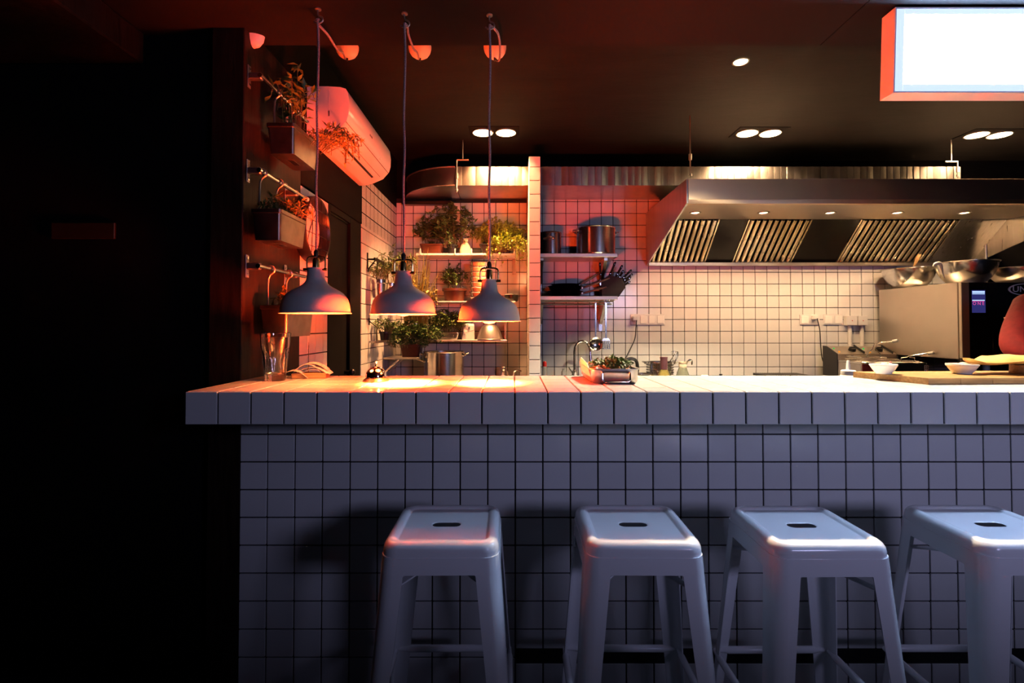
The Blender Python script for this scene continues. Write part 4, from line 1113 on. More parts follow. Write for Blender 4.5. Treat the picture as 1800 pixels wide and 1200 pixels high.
# utensils on the rail
def hung(px, label, name, low):
    c = at(px, 528, YP + .005); x = c.x; y = YP + .008
    t = thing(name, label, 'utensil', (x, y, rail_z), 0, 'utensils hung below the pan shelf')
    MB().tube([(x, y + .020, rail_z + .002), (x, y + .012, rail_z + .012), (x, y - .004, rail_z + .004), (x, y - .004, rail_z - .02)], .003, 6, 3).build('hook', 'steel_dull', t)
    zb = at(px, low, y).z
    MB().bar((x, y - .004, rail_z - .01), (x, y - .004, zb), .012, .004, (0, 1, 0)).build('handle', 'polished', t)
    return t, x, y, zb
t, x, y, zb = hung(1047, 'round perforated skimmer hanging below the pan shelf', 'skimmer', 592)
zc_ = at(1047, 604, y).z; rr = .054
M = Matrix.Translation((x, y - .012, zc_)) @ Matrix.Rotation(PI / 2, 4, 'X')
MB().lathe([(0, -.012), (rr * .5, -.009), (rr * .85, -.003), (rr, .004), (rr, .006), (rr * .84, -.001), (rr * .5, -.007), (0, -.010)], (0, 0, 0), 28, M).build('bowl', 'polished', t, 40)
m = MB()
for r_, k_ in ((.0, 1), (.016, 6), (.03, 10), (.043, 14)):
    for q in range(k_):
        a = 2 * PI * q / k_ + r_ * 9
        m.sphere((x + r_ * math.cos(a), y - .0005 - .012 * (r_ / rr) ** 2 - .0, zc_ + r_ * math.sin(a)), .0042, 8, 4, (1, .35, 1))
m.build('holes', 'rubber', t)
t, x, y, zb = hung(1065, 'slotted steel spatula hanging beside the skimmer', 'spatula', 594)
z0 = at(1065, 612, y).z
MB().loops([[Vector((x - .018, y - .006, zb)), Vector((x + .018, y - .006, zb)), Vector((x + .018, y - .003, zb)), Vector((x - .018, y - .003, zb))], [Vector((x - .032, y - .008, zb - .02)), Vector((x + .032, y - .008, zb - .02)), Vector((x + .032, y - .005, zb - .02)), Vector((x - .032, y - .005, zb - .02))]], True, True).build('shoulder', 'polished', t, 20)
for k in range(4): MB().box2(x - .032 + k * .0175, x - .032 + k * .0175 + .0115, y - .008, y - .005, z0, zb - .019, .0008).build('tine', 'polished', t)
MB().box2(x - .032, x + .032, y - .0081, y - .0049, z0 - .005, z0, .0008).build('edge', 'polished', t)

# ------------------------------------------------------------------ wall sockets
def socket_strip(px0, px1, py0, py1, n, label, kinds):
    a = at(px0, py1, YW - .016); bq = at(px1, py0, YW - .016); y = YW - .0145
    t = thing('wall_socket', label, 'socket', ((a.x + bq.x) / 2, y, a.z))
    MB().box2(a.x, bq.x, y - .008, y, a.z, bq.z, .003).build('frame', 'white_plastic', t)
    w = (bq.x - a.x) / n
    for k in range(n):
        x0 = a.x + w * k + w * .12; x1 = a.x + w * (k + 1) - w * .12; h = (bq.z - a.z) * .14
        if kinds[k] == 's':
            MB().box2(x0, x1, y - .0125, y - .008, a.z + h, bq.z - h, .002).build('rocker', 'lamp_white', t)
        else:
            cx, cz_ = (x0 + x1) / 2, (a.z + bq.z) / 2
            M = Matrix.Translation((cx, y - .009, cz_)) @ Matrix.Rotation(PI / 2, 4, 'X')
            MB().lathe([(.022, 0), (.024, .003), (.026, 0), (.026, -.001), (0, -.001)], (0, 0, 0), 20, M).build('outlet', 'white_plastic', t, 40)
    return a, bq, y
a, bq, y = socket_strip(1108, 1168, 552, 571, 4, 'white strip of one outlet and three switches beside the knives', 'osss')
def plug(px, py, pts, label, ring):
    c = at(px, py, YW - .03)
    t = thing('power_cord', label, 'cord', c)
    MB().box(c + Vector((0, -.01, 0)), (.042, .045, .04), .008).build('plug', 'white_plastic' if ring else 'black_plastic', t)
    MB().tube([c + Vector((.012, -.03, -.012))] + [at(*p) for p in pts], .0042, 8, 6).build('cable', 'rubber', t)
plug(1115, 560, [(1118, 575, 4.28), (1116, 595, 4.28), (1107, 615, 4.26), (1098, 632, 4.22)], 'black kettle cord plugged in beside the switch strip', True)
socket_strip(1405.5, 1440, 552.5, 571, 2, 'white double socket with a plug in it, above the fryer', 'so')
plug(1431, 558, [(1437, 562, 4.27), (1441, 580, 4.27), (1443, 610, 4.27), (1447, 635, 4.27), (1462, 654, 4.25), (1470, 662, 4.22)], 'thick black cord running down from the double socket to the fryer', True)
socket_strip(1447, 1481, 552.5, 571, 2, 'white double switch beside the two conduit boxes', 'ss')
for i, (p0, p1) in enumerate(((1483, 1501), (1503, 1519))):
    a = at(p0, 572, YW - .02); bq = at(p1, 555, YW - .02)
    t = thing('junction_box', ['square white conduit box next to the double switch', 'square white conduit box nearest the oven'][i], 'box', ((a.x + bq.x) / 2, YW - .015, a.z))
    MB().box2(a.x, bq.x, YW - .065, YW - .0145, a.z, bq.z, .004).build('housing', 'white_plastic', t)
    MB().sphere(((a.x + bq.x) / 2, YW - .066, (a.z + bq.z) / 2), .004).build('lamp', 'red_plastic', t)
    MB().tube([((a.x + bq.x) / 2 + (.01 if i else .0), YW - .032, a.z + .002), ((a.x + bq.x) / 2 + (.01 if i else 0), YW - .032, ZK + .01)], .0155, 14).build('conduit', 'white_plastic', t)

# ------------------------------------------------------------------ things on the bar
# bell
c = at(655, 672.5, 1.80); c.z = ZC
c = Vector((at(655, 670, 1.80).x, 1.845, ZC + .0005))
t = thing('service_bell', 'shiny red-lit service bell on the bar counter', 'bell', c)
MB().lathe([(0, 0), (.046, 0), (.047, .003), (.043, .008), (.036, .012), (.034, .016), (0, .016)], c, 40).build('base', 'black_plastic', t, 40)
MB().lathe([(.0355, .017), (.037, .016), (.0365, .022), (.034, .032), (.029, .041), (.021, .048), (.011, .052), (0, .053)], c, 40).build('dome', 'chrome', t, 60)
MB().lathe([(0, .052), (.005, .052), (.004, .058), (.0028, .060), (.0028, .066), (.0045, .068), (.0045, .072), (0, .073)], c, 16).build('plunger', 'chrome', t, 40)
# tumbler
c = Vector((at(478, 660, 1.84).x, 1.865, ZC + .0005))
t = thing('glass_tumbler', 'tall clear faceted glass tumbler on the bar beside the dark wall', 'glass', c)
n = 20; outer = []; inner = []
def gring(r, z, fac=0.0): return [c + Vector((r * (1 - fac * (k % 2)) * math.cos(2 * PI * k / n), r * (1 - fac * (k % 2)) * math.sin(2 * PI * k / n), z)) for k in range(n)]
L = [gring(.034, 0), gring(.036, .004), gring(.0375, .02, .05), gring(.043, .075, .06), gring(.0465, .112, .05), gring(.0472, .117), gring(.0492, .122), gring(.0525, .172), gring(.0515, .1735), gring(.0500, .172), gring(.0470, .124), gring(.0445, .115), gring(.040, .06), gring(.036, .026), gring(.02, .022), gring(.002, .0215)]
MB().loops(L, True, True).build('body', 'glass', t, 30)
# receipts on a spike
c = Vector((at(545, 660, 1.96).x, 1.97, ZC + .0005))
t = thing('receipt_spike', 'wooden receipt spike with curled paper slips on the bar', 'receipt holder', c)
MB().box(c + Vector((0, 0, .010)), (.125, .075, .02), .003, Matrix.Rotation(.12, 3, 'Z')).build('block', 'wood', t)
sp = c + Vector((-.010, .0, 0)); MB().tube([sp + Vector((0, 0, .018)), sp + Vector((0, 0, .12)), sp + Vector((0, 0, .137))], [.0016, .0014, .0004], 8).build('spike', 'brass', t)
def slip(cx, cy, z, w, l, bend, rot, name='paper_slip'):
    m = MB(); N = 10; A = []; B = []; R = Matrix.Rotation(rot, 3, 'Z')
    for i in range(N + 1):
        u = i / N * 2 - 1; zz = z + bend * (1 - u * u) - (abs(u) ** 2) * .008
        zz = max(zz, .0015)
        A.append(c + R @ Vector((u * l / 2, -w / 2, 0)) + Vector((cx, cy, zz))); B.append(c + R @ Vector((u * l / 2, w / 2, 0)) + Vector((cx, cy, zz + .002)))
    n0 = len(m.V); m.V += [tuple(p) for p in A] + [tuple(p) for p in B] + [tuple(p + Vector((0, 0, .0006))) for p in A] + [tuple(p + Vector((0, 0, .0006))) for p in B]
    q = N + 1
    for i in range(N):
        m.F += [[i, i + 1, q + i + 1, q + i], [2 * q + i, 3 * q + i, 3 * q + i + 1, 2 * q + i + 1], [i, 2 * q + i, 2 * q + i + 1, i + 1], [q + i, q + i + 1, 3 * q + i + 1, 3 * q + i]]
    m.F += [[0, q, 3 * q, 2 * q], [N, 2 * q + N, 3 * q + N, q + N]]
    o = m.build(name, 'paper', t, 50)
    for k in range(5):
        uu = -.6 + k * .3; zz = max(z + bend * (1 - uu * uu) - uu * uu * .008, .0015) + .0012
        p = c + R @ Vector((uu * l / 2, -.0, 0)) + Vector((cx, cy, zz + .0012)); d = R @ Vector((0, w * .36, 0))
        MB().bar(p - d, p + d * (.3 + .12 * k), .0022, .0003, (0, 0, 1), .0001).build('printed_line', 'print', o, 0)
slip(.022, .0, .022, .058, .11, .012, .1); slip(.015, -.002, .026, .058, .115, .016, -.06); slip(-.005, -.004, .031, .056, .10, .022, .05)
slip(.004, .0, .036, .056, .12, .020, .18); slip(-.052, -.030, .008, .055, .105, .022, .22)
# roasting tray
c = Vector((at(1076, 670, 1.76).x + .012, 1.90, ZC + .0008))
t = thing('roasting_tray', 'steel roasting tray of greens and vegetables on the bar', 'tray', c)
hx, hy = .083, .140
L = (rrect(hx - .008, hy - .010, .022, 0), rrect(hx - .002, hy - .003, .026, .008), rrect(hx, hy, .028, .046), rrect(hx + .006, hy + .006, .03, .049), rrect(hx + .006, hy + .006, .03, .051), rrect(hx - .002, hy - .002, .026, .049), rrect(hx - .005, hy - .006, .024, .01), rrect(hx - .02, hy - .02, .02, .005))
MB().loops([[p + c for p in l] for l in L], True, True).build('tray_body', 'steel_dull', t, 40)
for s in (-1, 1):
    y = s * (hy + .004)
    MB().tube([c + Vector(p) for p in ((-.044, y, .040), (-.047, y + s * .006, .036), (-.047, y + s * .010, .014), (-.041, y + s * .011, .008), (.041, y + s * .011, .008), (.047, y + s * .010, .014), (.047, y + s * .006, .036), (.044, y, .040), (-.044, y, .0402))], .0036, 8).build('handle', 'polished', t)
    for k in (-.044, .044): MB().box(c + Vector((k, s * (hy + .002), .040)), (.014, .008, .010), .002).build('handle_lug', 'steel_dull', t)
MB().loops([[c + Vector(p) for p in ((-.080, -.12, .012), (-.074, -.12, .012), (-.074, .13, .012), (-.080, .13, .012))], [c + Vector(p) for p in ((-.088, -.10, .050), (-.084, -.10, .050), (-.084, .13, .058), (-.088, .13, .058))], [c + Vector(p) for p in ((-.086, -.06, .062), (-.084, -.06, .062), (-.082, .12, .074), (-.084, .12, .074))]], True, True).build('paper_liner', 'paper', t, 40)
foliage(t, c + Vector((.01, .0, .035)), .062, .12, .055, 46, 10, .018, .011, 'leaf_mid', .4, (0, 0), .2)
foliage(t, c + Vector((.03, -.05, .040)), .045, .07, .05, 22, 10, .016, .010, 'leaf_dark', .4, (0, 0), .2)
for i in range(26):
    p = c + Vector((rnd(-.062, .060), rnd(-.115, .11), .040 + rnd(0, .014)))
    d = Vector((rnd(-1, 1), rnd(-1, 1), rnd(-.2, .5))).normalized() * rnd(.012, .022)
    MB().tube([p - d, p, p + d], [.003, .006, .003], 6).build('vegetable_piece', random.choice(['food_orange', 'food_pink', 'food_orange', 'paper']), t, 60)
# cutting board (planks)
fl = at(1632, 674, 1.735)
t = thing('cutting_board', 'long wooden plank cutting board on the bar counter', 'cutting board', (fl.x, 1.735, ZC + .0005), math.radians(3.0))
for k in range(6):
    x0 = k * .115
    m = MB()
    y0, y1 = 0.0, .255
    xs = -.0 if k else -.0
    V = [(x0 + .0006, y0, 0), (x0 + .1144, y0, 0), (x0 + .1144, y1, 0), (x0 + .0006, y1, 0)]
    if k == 0: V[3] = (-.075, y1, 0); 
    m.loops([[Vector(v) for v in V], [Vector((v[0], v[1], .0215)) for v in V]], True, True)
    m.build('plank', 'board_wood', t, 20, True)
ZB = ZC + .0225
def bowl(px, r, h, label, Y=1.895):
    c = Vector((at(px, 655, Y).x, Y, ZB))
    t = thing('sauce_bowl', label, 'bowl', c, 0, 'white bowls on the cutting board')
    MB().lathe([(0, 0), (r * .56, 0), (r * .58, .003), (r * .80, h * .45), (r * .95, h * .78), (r * .955, h * .80), (r, h * .84), (r * 1.0, h * .98), (r * .97, h), (r * .93, h * .9), (r * .76, h * .45), (r * .5, .006), (0, .005)], c, 40).build('bowl_body', 'porcelain', t, 35)
    MB().lathe([(0, h * 1.02), (r * .3, h * .99), (r * .6, h * .9), (r * .90, h * .84)], c, 24).sphere(c + Vector((r * .1, 0, h * .95)), r * .3, 12, 6, (1, 1, .5)).build('sauce', 'sauce', t, 60)
bowl(1553, .0445, .036, 'white sauce bowl in front of the fryer')
bowl(1691.5, .049, .037, 'white sauce bowl below the oven, near the flatbread')
# flatbread on a round wooden stand
c = Vector((at(1815, 655, 1.90).x, 1.90, ZB))
zt = at(1790, 641, 1.88).z - ZB
t = thing('bread_stand', 'round wooden stand under the flatbread', 'stand', c)
MB().lathe([(0, 0), (.062, 0), (.064, .002), (.062, zt - .002), (.060, zt), (0, zt)], c, 40).build('drum', 'wood', t, 40)
MB().lathe([(.0635, .004), (.065, .006), (.0635, .008)], c, 40).build('band', 'board_wood', t, 40)
xl = at(1709, 630, 1.88).x
m = MB(); N = 22; K = 12; L = []
for i in range(N + 1):
    u = i / N; x = xl + u * .44
    w = .012 + .085 * min(1, (u / .35)) ** .7 if u < .8 else .097 * (1 - ((u - .8) / .2) ** 2) ** .5 + .002
    hgt = (.006 + .026 * min(1, u / .25) ** 1.2) * (1 if u < .75 else max(.2, 1 - (u - .75) / .3))
    curl = .016 * max(0, 1 - u / .10) - .004 * math.sin(PI * min(1, u / .25))
    zb = ZB + zt + .002 + curl
    lp = []
    for k in range(K):
        a = 2 * PI * k / K
        lp.append(Vector((x, 1.905 + w * math.cos(a) + .006 * math.sin(u * 17 + k), zb + hgt * (.5 + .5 * math.sin(a)) * (1 + .12 * math.sin(u * 23 + k * 2)))))
    L.append(lp)
tag(m.loops(L, True, True).build('flatbread', 'bread', None, 60), 'golden folded flatbread resting on the round wooden stand', 'bread')
# squeeze bottles on the prep bench
def squeeze(px, Y, ytop, label, cap, capc):
    top = at(px, ytop, Y); c = Vector((top.x, Y, ZP)); h = top.z - ZP
    t = thing('squeeze_bottle', label, 'bottle', c, 0, 'squeeze bottles behind the bar')
    MB().lathe([(0, 0), (.034, 0), (.036, .004), (.036, h - .078), (.034, h - .070), (.028, h - .066), (0, h - .066)], c, 28).build('bottle_body', 'cream_plastic', t, 40)
    MB().lathe([(.030, h - .070), (.031, h - .066), (.030, h - .048), (.026, h - .045), (.010, h - .043), (.0065, h - .006), (.004, h), (0, h)], c, 24).build('nozzle_cap', cap, t, 40)
    if capc: MB().lathe([(0, h + .001), (.0055, h - .001), (.007, h - .014), (.0, h - .014)], c, 16).build('tip', capc, t, 40)
squeeze(1491, 2.36, 633, 'white squeeze bottle with a pointed nozzle left of the cutting board', 'white_plastic', None)
squeeze(1565, 2.40, 635.5, 'squeeze bottle with a red tip behind the sauce bowl', 'white_plastic', 'red_plastic')

# ------------------------------------------------------------------ along the back worktop
# arched tap
a = at(1010, 650, 4.16)
t = thing('kitchen_tap', 'tall arched steel kitchen tap in front of the tiles', 'tap', (a.x, 4.16, ZK))
zt_ = at(1020, 599, 4.16).z
P = [(a.x, 4.16, ZK)] + [(a.x, 4.16, zt_ - .085)]
for k in range(9):
    q = PI * k / 8; P.append((a.x + .062 - .062 * math.cos(q), 4.16 - .02 * k / 8, zt_ - .085 + .085 * math.sin(q)))
e = at(1038, 640, 4.13); P += [(a.x + .124, 4.135, zt_ - .13), (a.x + .129, 4.13, zt_ - .19)]
MB().tube(P, .0105, 12).build('spout', 'polished', t)
MB().tube([(a.x + .124, 4.136, zt_ - .11), (a.x + .129, 4.13, zt_ - .195)], .0135, 12).build('spray_head', 'polished', t)
MB().lathe([(0, 0), (.024, 0), (.024, .05), (.016, .06), (.011, .062)], (a.x, 4.16, ZK), 20).build('base', 'polished', t)
MB().tube([(a.x - .015, 4.15, ZK + .03), (a.x - .05, 4.14, ZK + .085)], .005, 8).build('lever', 'polished', t)
def lathe_thing(name, label, cat, px, Y, parts, grp=None, dz=0):
    c = Vector((at(px, 640, Y).x, Y, ZK + .0008 + dz)); t = thing(name, label, cat, c, 0, grp)
    for pn, mat, prof in parts: MB().lathe(prof, c, 28).build(pn, mat, t, 40)
    return t, c
lathe_thing('soap_bottle', 'slim clear bottle with a red cap beside the partition', 'bottle', 957.5, 4.1, [('bottle_body', 'clear_plastic', [(0, 0), (.02, 0), (.02, .085), (.014, .095), (0, .096)]), ('cap', 'red_plastic', [(.0, .094), (.016, .094), (.016, .125), (.010, .135), (0, .136)])])
lathe_thing('small_jar', 'small clear glass jar between the red-capped bottle and the tap', 'jar', 991, 4.1, [('jar_body', 'clear_plastic', [(0, 0), (.022, 0), (.024, .004), (.022, .05), (.012, .065), (.013, .075), (0, .076)])])
# kettle
t, c = lathe_thing('electric_kettle', 'black and steel electric kettle behind the roasting tray', 'kettle', 1092, 4.06, [('body', 'pot_steel', [(0, .01), (.075, .01), (.078, .02), (.07, .10), (.058, .145), (0, .146)]), ('base', 'black_plastic', [(0, 0), (.08, 0), (.082, .012), (.078, .02), (0, .02)]), ('lid', 'black_plastic', [(.058, .144), (.056, .150), (.03, .162), (.012, .166), (.01, .172), (0, .172)])])
MB().tube([c + Vector(p) for p in ((.045, 0, .152), (.085, 0, .158), (.118, 0, .140), (.128, 0, .09), (.120, 0, .04), (.085, 0, .03))], .0135, 10, 4).build('handle', 'black_plastic', t)
MB().loops([[c + Vector(p) for p in ((-.055, -.018, .11), (-.055, .018, .11), (-.052, .012, .15), (-.052, -.012, .15))], [c + Vector(p) for p in ((-.092, -.006, .150), (-.092, .006, .150), (-.088, .004, .158), (-.088, -.004, .158))]], True, True).build('spout', 'pot_steel', t, 30)
# strainer pot
t = pot('strainer_pot', 'perforated steel strainer pot with wire handles, between kettle and bottles', (at(1161, 650, 4.08).x, 4.10, ZK + .001), .105, .13, ha=.2, hz=.95)
m = MB(); c = t.location
for k in range(22):
    for j in range(4):
        a = PI + PI * k / 21
        m.sphere(c + Vector((.1055 * math.cos(a), .1055 * math.sin(a), .05 + .02 * j)), .004, 6, 4)
m.build('holes', 'rubber', t)
t, c = lathe_thing('saucepan', 'low steel saucepan in front of the strainer pot', 'pan', 1131, 3.93, [('body', 'pot_steel', [(0, 0), (.072, 0), (.075, .005), (.076, .052), (.079, .054), (.073, .053), (.072, .008), (0, .006)])])
MB().tube([c + Vector((-.06, -.04, .045)), c + Vector((-.12, -.02, .062)), c + Vector((-.19, .0, .078))], [.004, .007, .006], 8, 3).build('handle', 'wood', t)
lathe_thing('oil_bottle', 'glass oil bottle with a dark foil neck', 'bottle', 1167, 3.90, [('bottle_body', 'oil_glass', [(0, 0), (.058, 0), (.06, .004), (.056, .02), (.038, .06), (.026, .085), (.026, .09), (0, .09)]), ('neck_label', 'label_dark', [(.0, .088), (.0275, .088), (.0275, .165), (0, .166)]), ('cap', 'label_dark', [(0, .165), (.026, .165), (.029, .168), (.029, .182), (0, .183)])])
lathe_thing('vinegar_carafe', 'conical glass carafe with a cork-coloured stopper', 'bottle', 1200, 3.96, [('carafe_body', 'vinegar_glass', [(0, 0), (.055, 0), (.057, .005), (.048, .04), (.033, .085), (.028, .10), (0, .1)]), ('stopper', 'bag_cloth', [(0, .098), (.029, .098), (.030, .118), (.027, .122), (.030, .126), (.030, .140), (0, .141)])])
def stick(name, label, pts, r, mat='polished', head=None):
    P = [at(*p) for p in pts]; t = thing(name, label, 'utensil', P[0]); MB().tube(P, r, 8, 4).build('handle', mat, t)
    return t, P
t, P = stick('whisk', 'wire whisk standing in the strainer pot', [(1166, 652, 4.10), (1177, 636, 4.10), (1186, 622, 4.10)], .004)
for k in (-1, 0, 1): MB().tube([at(1183, 626, 4.10), at(1184 + k * 4, 618, 4.10 + .01 * k), at(1191 + k * 1, 618.5, 4.10), at(1189 + k * 2, 628, 4.10), at(1187, 635, 4.10)], .0022, 6, 4).build('wire', 'polished', t)
t, P = stick('ladle', 'small ladle handle curling beside the carafe', [(1196, 652, 4.08), (1205, 641, 4.06), (1211, 633, 4.05), (1216, 634, 4.05), (1216, 641, 4.05)], [.006, .008, .006])
MB().sphere(at(1196, 655, 4.08), .03, 14, 8, (1, 1, .6)).build('bowl', 'polished', t)
c = Vector((at(1239, 655, 3.98).x, 3.98, ZK + .001))
t = thing('small_plate', 'small green plate with a sponge on the back worktop', 'plate', c)
MB().lathe([(0, .012), (.045, .012), (.07, .022), (.072, .025), (.066, .023), (.04, .016), (0, .016)], c, 30).build('dish', 'leaf_dark', t, 40)
MB().lathe([(0, 0), (.04, 0), (.045, .012), (0, .013)], c, 24).build('foot', 'dark_steel', t, 40)
MB().box(c + Vector((-.0, 0, .026)), (.05, .03, .02), .004).build('sponge', 'paper', t)
c = Vector((at(1267, 655, 4.0).x, 4.0, ZK + .001))
t = thing('pan_lid', 'low steel lid with a round knob', 'lid', c)
MB().lathe([(.05, 0), (.052, .003), (.03, .014), (.010, .018), (.006, .019), (.005, .030), (.012, .034), (.012, .042), (0, .046)], c, 28).build('dome', 'dark_steel', t, 40)
def rack(px0, px1, Y, h, label, n):
    a = at(px0, 650, Y).x; bq = at(px1, 650, Y).x
    t = thing('grill_rack', label, 'rack', ((a + bq) / 2, Y, ZK), 0, 'grill racks on the back worktop')
    MB().box2(a, bq, Y - .1, Y + .1, ZK + .001, ZK + h * .6, .003).build('frame', 'dark_steel', t)
    for k in range(n):
        x = a + (bq - a) * (k + .5) / n
        MB().box2(x - (bq - a) / n * .28, x + (bq - a) / n * .28, Y - .1, Y + .1, ZK + h * .6 + .0003, ZK + h, .002).build('bar', 'dark_steel', t, 0)
rack(1274, 1333, 3.98, .026, 'low ribbed grill rack right of the pan lid', 16)
rack(1333, 1413, 3.98, .046, 'taller ribbed grill rack between the pan lid and the fryer', 20)

# ------------------------------------------------------------------ fryer
FX0, FX1, FY0, FY1 = 2.565, 3.035, 3.77, 4.24
zf = at(1560, 636.5, FY0).z; zp1 = at(1470, 608.5, 4.20).z; zp0 = at(1470, 622, 4.06).z
t = thing('deep_fryer', 'steel double deep fryer with black front and two knobs', 'fryer', ((FX0 + FX1) / 2, 4.0, ZK))
yq = FY1 - .19
MB().box2(FX0, FX1, FY0 + .006, FY0 + .018, ZK + .012, zf - .012, .002).box2(FX0, FX1, yq - .012, yq, ZK + .012, zf - .012, .002).box2(FX0, FX0 + .012, FY0 + .018, yq - .012, ZK + .012, zf - .012, .002).box2(FX1 - .012, FX1, FY0 + .018, yq - .012, ZK + .012, zf - .012, .002).box2(FX0, FX1, FY0 + .006, yq, ZK + .002, ZK + .012, .002).build('tank', 'steel_dull', t)
MB().box2(FX0 + .013, FX1 - .013, FY0 + .019, yq - .013, ZK + .013, ZK + .05, .001).build('oil', 'oil_glass', t)
MB().prism([(4.055, ZK + .012), (4.055, zp0), (4.19, zp1), (4.235, zp1), (4.235, ZK + .012)], 0, FX0 + .001, FX1 - .001).build('control_box', 'steel', t, 20)
MB().prism([(4.05, ZK + .014), (4.05, zp0 + .004), (4.19, zp1 + .004), (4.238, zp1 + .004), (4.238, ZK + .014)], 0, FX0 - .006, FX0).build('side_cheek', 'black_plastic', t, 20)
xm = (FX0 + FX1) / 2
def on_panel(x, u, off): # point on the sloped control panel
    y = 4.055 + (4.19 - 4.055) * u; z = zp0 + (zp1 - zp0) * u
    nn = Vector((0, -(zp1 - zp0), (4.19 - 4.055))).normalized()
    return Vector((x, y, z)) + nn * off
for x in (xm - .02, FX1 - .03):
    MB().bar(on_panel(x, .02, .001), on_panel(x, .98, .001), .035, .003, (1, 0, 0), .0005).build('divider', 'black_plastic', t)
for x in (FX0 + .155, xm + .135):
    a = on_panel(x, .45, 0); bq = on_panel(x, .45, .024)
    MB().tube([a, bq], [.027, .024], 18).build('knob', 'black_plastic', t)
    MB().bar(on_panel(x - .02, .45, .026), on_panel(x + .02, .45, .026), .010, .012, (0, 0, 1), .002).build('knob_grip', 'black_plastic', t)
for x, u, mt in ((FX0 + .03, .7, 'led_green'), (FX0 + .035, .25, 'led_orange'), (xm + .03, .65, 'led_green'), (xm + .04, .2, 'led_orange')):
    MB().sphere(on_panel(x, u, .002), .007, 10, 6).build('pilot_lamp', mt, t)
MB().box2(FX0 - .002, FX1 + .002, FY0 - .004, FY0 + .01, zf - .012, zf, .002).box2(FX0 - .002, FX0 + .012, FY0, 4.05, zf - .012, zf, .002).box2(FX1 - .012, FX1 + .002, FY0, 4.05, zf - .012, zf, .002).box2(xm - .01, xm + .01, FY0, 4.05, zf - .012, zf - .001, .002).build('rim', 'polished', t)
MB().box2(FX0 + .003, FX0 + .19, FY0 - .002, FY0 + .005, ZK + .014, zf - .0125, .001).build('front_panel', 'fryer_red', t)
MB().box2(FX0 + .192, FX1 - .003, FY0 - .002, FY0 + .005, ZK + .014, zf - .0125, .001).build('front_panel', 'black_plastic', t)
xs = at(1628, 650, FY0).x
MB().box2(xs - .016, xs + .016, FY0 - .0035, FY0 - .002, zf - .075, zf - .02, .0003).build('sticker', 'paper', t)
for k, (dx, dz, mt, w, h) in enumerate(((-.006, -.032, 'print', .008, .008), (.006, -.032, 'print', .008, .008), (-.006, -.044, 'print', .008, .008), (.006, -.044, 'print', .008, .008), (-.007, -.064, 'screen_blue', .006, .010), (.007, -.064, 'red_plastic', .006, .010))):
    MB().box((xs + dx, FY0 - .0038, zf + dz), (w, .0006, h), .0001).build('sticker_mark', mt, t, 0)
def basket(x0, x1, z, y0, y1, hx_, raised, label):
    t = thing('fryer_basket', label, 'basket', ((x0 + x1) / 2, (y0 + y1) / 2, z), 0, 'fryer baskets')
    m = MB()
    for q in range(9):
        x = x0 + (x1 - x0) * q / 8
        m.tube([(x, y0, z + .06), (x, y0, z), (x, y1, z), (x, y1, z + .06)], .0012, 4)
    for q in range(9):
        y = y0 + (y1 - y0) * q / 8
        m.tube([(x0, y, z + .06), (x0, y, z), (x1, y, z), (x1, y, z + .06)], .0012, 4)
    for dz in (.02, .04):
        m.tube([(x0, y0, z + dz), (x1, y0, z + dz), (x1, y1, z + dz), (x0, y1, z + dz), (x0, y0, z + dz)], .0012, 4)
    o = m.build('mesh', 'steel_dull', t, 60); o['kind'] = 'stuff'
    MB().tube([(x0, y0, z + .06), (x1, y0, z + .06), (x1, y1, z + .06), (x0, y1, z + .06), (x0, y0, z + .06)], .003, 6).build('rim_wire', 'polished', t)
    for s in (-1, 1):
        xx = hx_ + s * .010
        MB().tube([(hx_ + s * .05, y0, z + .06), (hx_ + s * .05, y0 - .002, z + .085), (xx, y0 - .005, z + .125 if raised else z + .09), (xx + .01, y0 - .01, z + .165 if raised else z + .10), (xx + .085, y0 - .09, z + .185 if raised else z + .125)], .0032, 8).build('handle_wire', 'polished', t)
    MB().tube([(hx_ + .088, y0 - .08, z + (.182 if raised else .122)), (hx_ + .102, y0 - .11, z + (.19 if raised else .13))], .012, 10).build('grip', 'white_plastic', t)
basket(FX0 + .03, xm - .02, zf - .028, FY0 + .05, FY0 + .24, FX0 + .12, True, 'wire fryer basket with its handle raised high')
basket(xm + .02, FX1 - .03, zf - .055, FY0 + .03, FY0 + .24, FX1 - .11, False, 'wire fryer basket sunk low next to the oven')

# ------------------------------------------------------------------ oven
OX0, OX1, OY0, OY1 = 3.045, 3.93, 3.48, 4.26
oz1 = at(1690, 495.5, OY0).z; oz0 = at(1690, 632, OY0).z
st = thing('oven_stand', 'black steel stand carrying the oven', 'stand', (3.5, 3.9, 0))
MB().box2(OX0 + .06, OX1, OY0 + .06, OY1, .90, .93, .003).build('shelf', 'dark_steel', st)
for x in (OX0 + .09, OX1 - .03):
    for y in (OY0 + .09, OY1 - .03): MB().box2(x - .02, x + .02, y - .02, y + .02, 0, .9, .002).build('leg', 'dark_steel', st)
t = thing('combi_oven', 'large steel combi oven with black glass door and small blue display', 'oven', ((OX0 + OX1) / 2, 3.9, oz0 - .04))
for x in (OX0 + .09, OX1 - .03):
    for y in (OY0 + .09, OY1 - .03): MB().lathe([(0, .931 - oz0), (.025, .931 - oz0), (.02, 0.0), (0, 0)], (x, y, oz0), 14).build('foot', 'white_plastic', t)
MB().box2(OX0, OX1, OY0 + .024, OY1, oz0, oz1, .004).build('body', 'oven_steel', t)
MB().box2(OX0 + .004, OX1 - .004, OY0 + .0125, OY0 + .0238, oz0 + .004, oz1 - .004, .001).build('gasket', 'rubber', t)
MB().box2(OX0 + .012, OX1 - .004, OY0, OY0 + .012, oz0 + .008, oz1 - .003, .003).build('door', 'oven_glass', t)
dx0 = OX0 + .012
xa = at(1702, 560, OY0).x
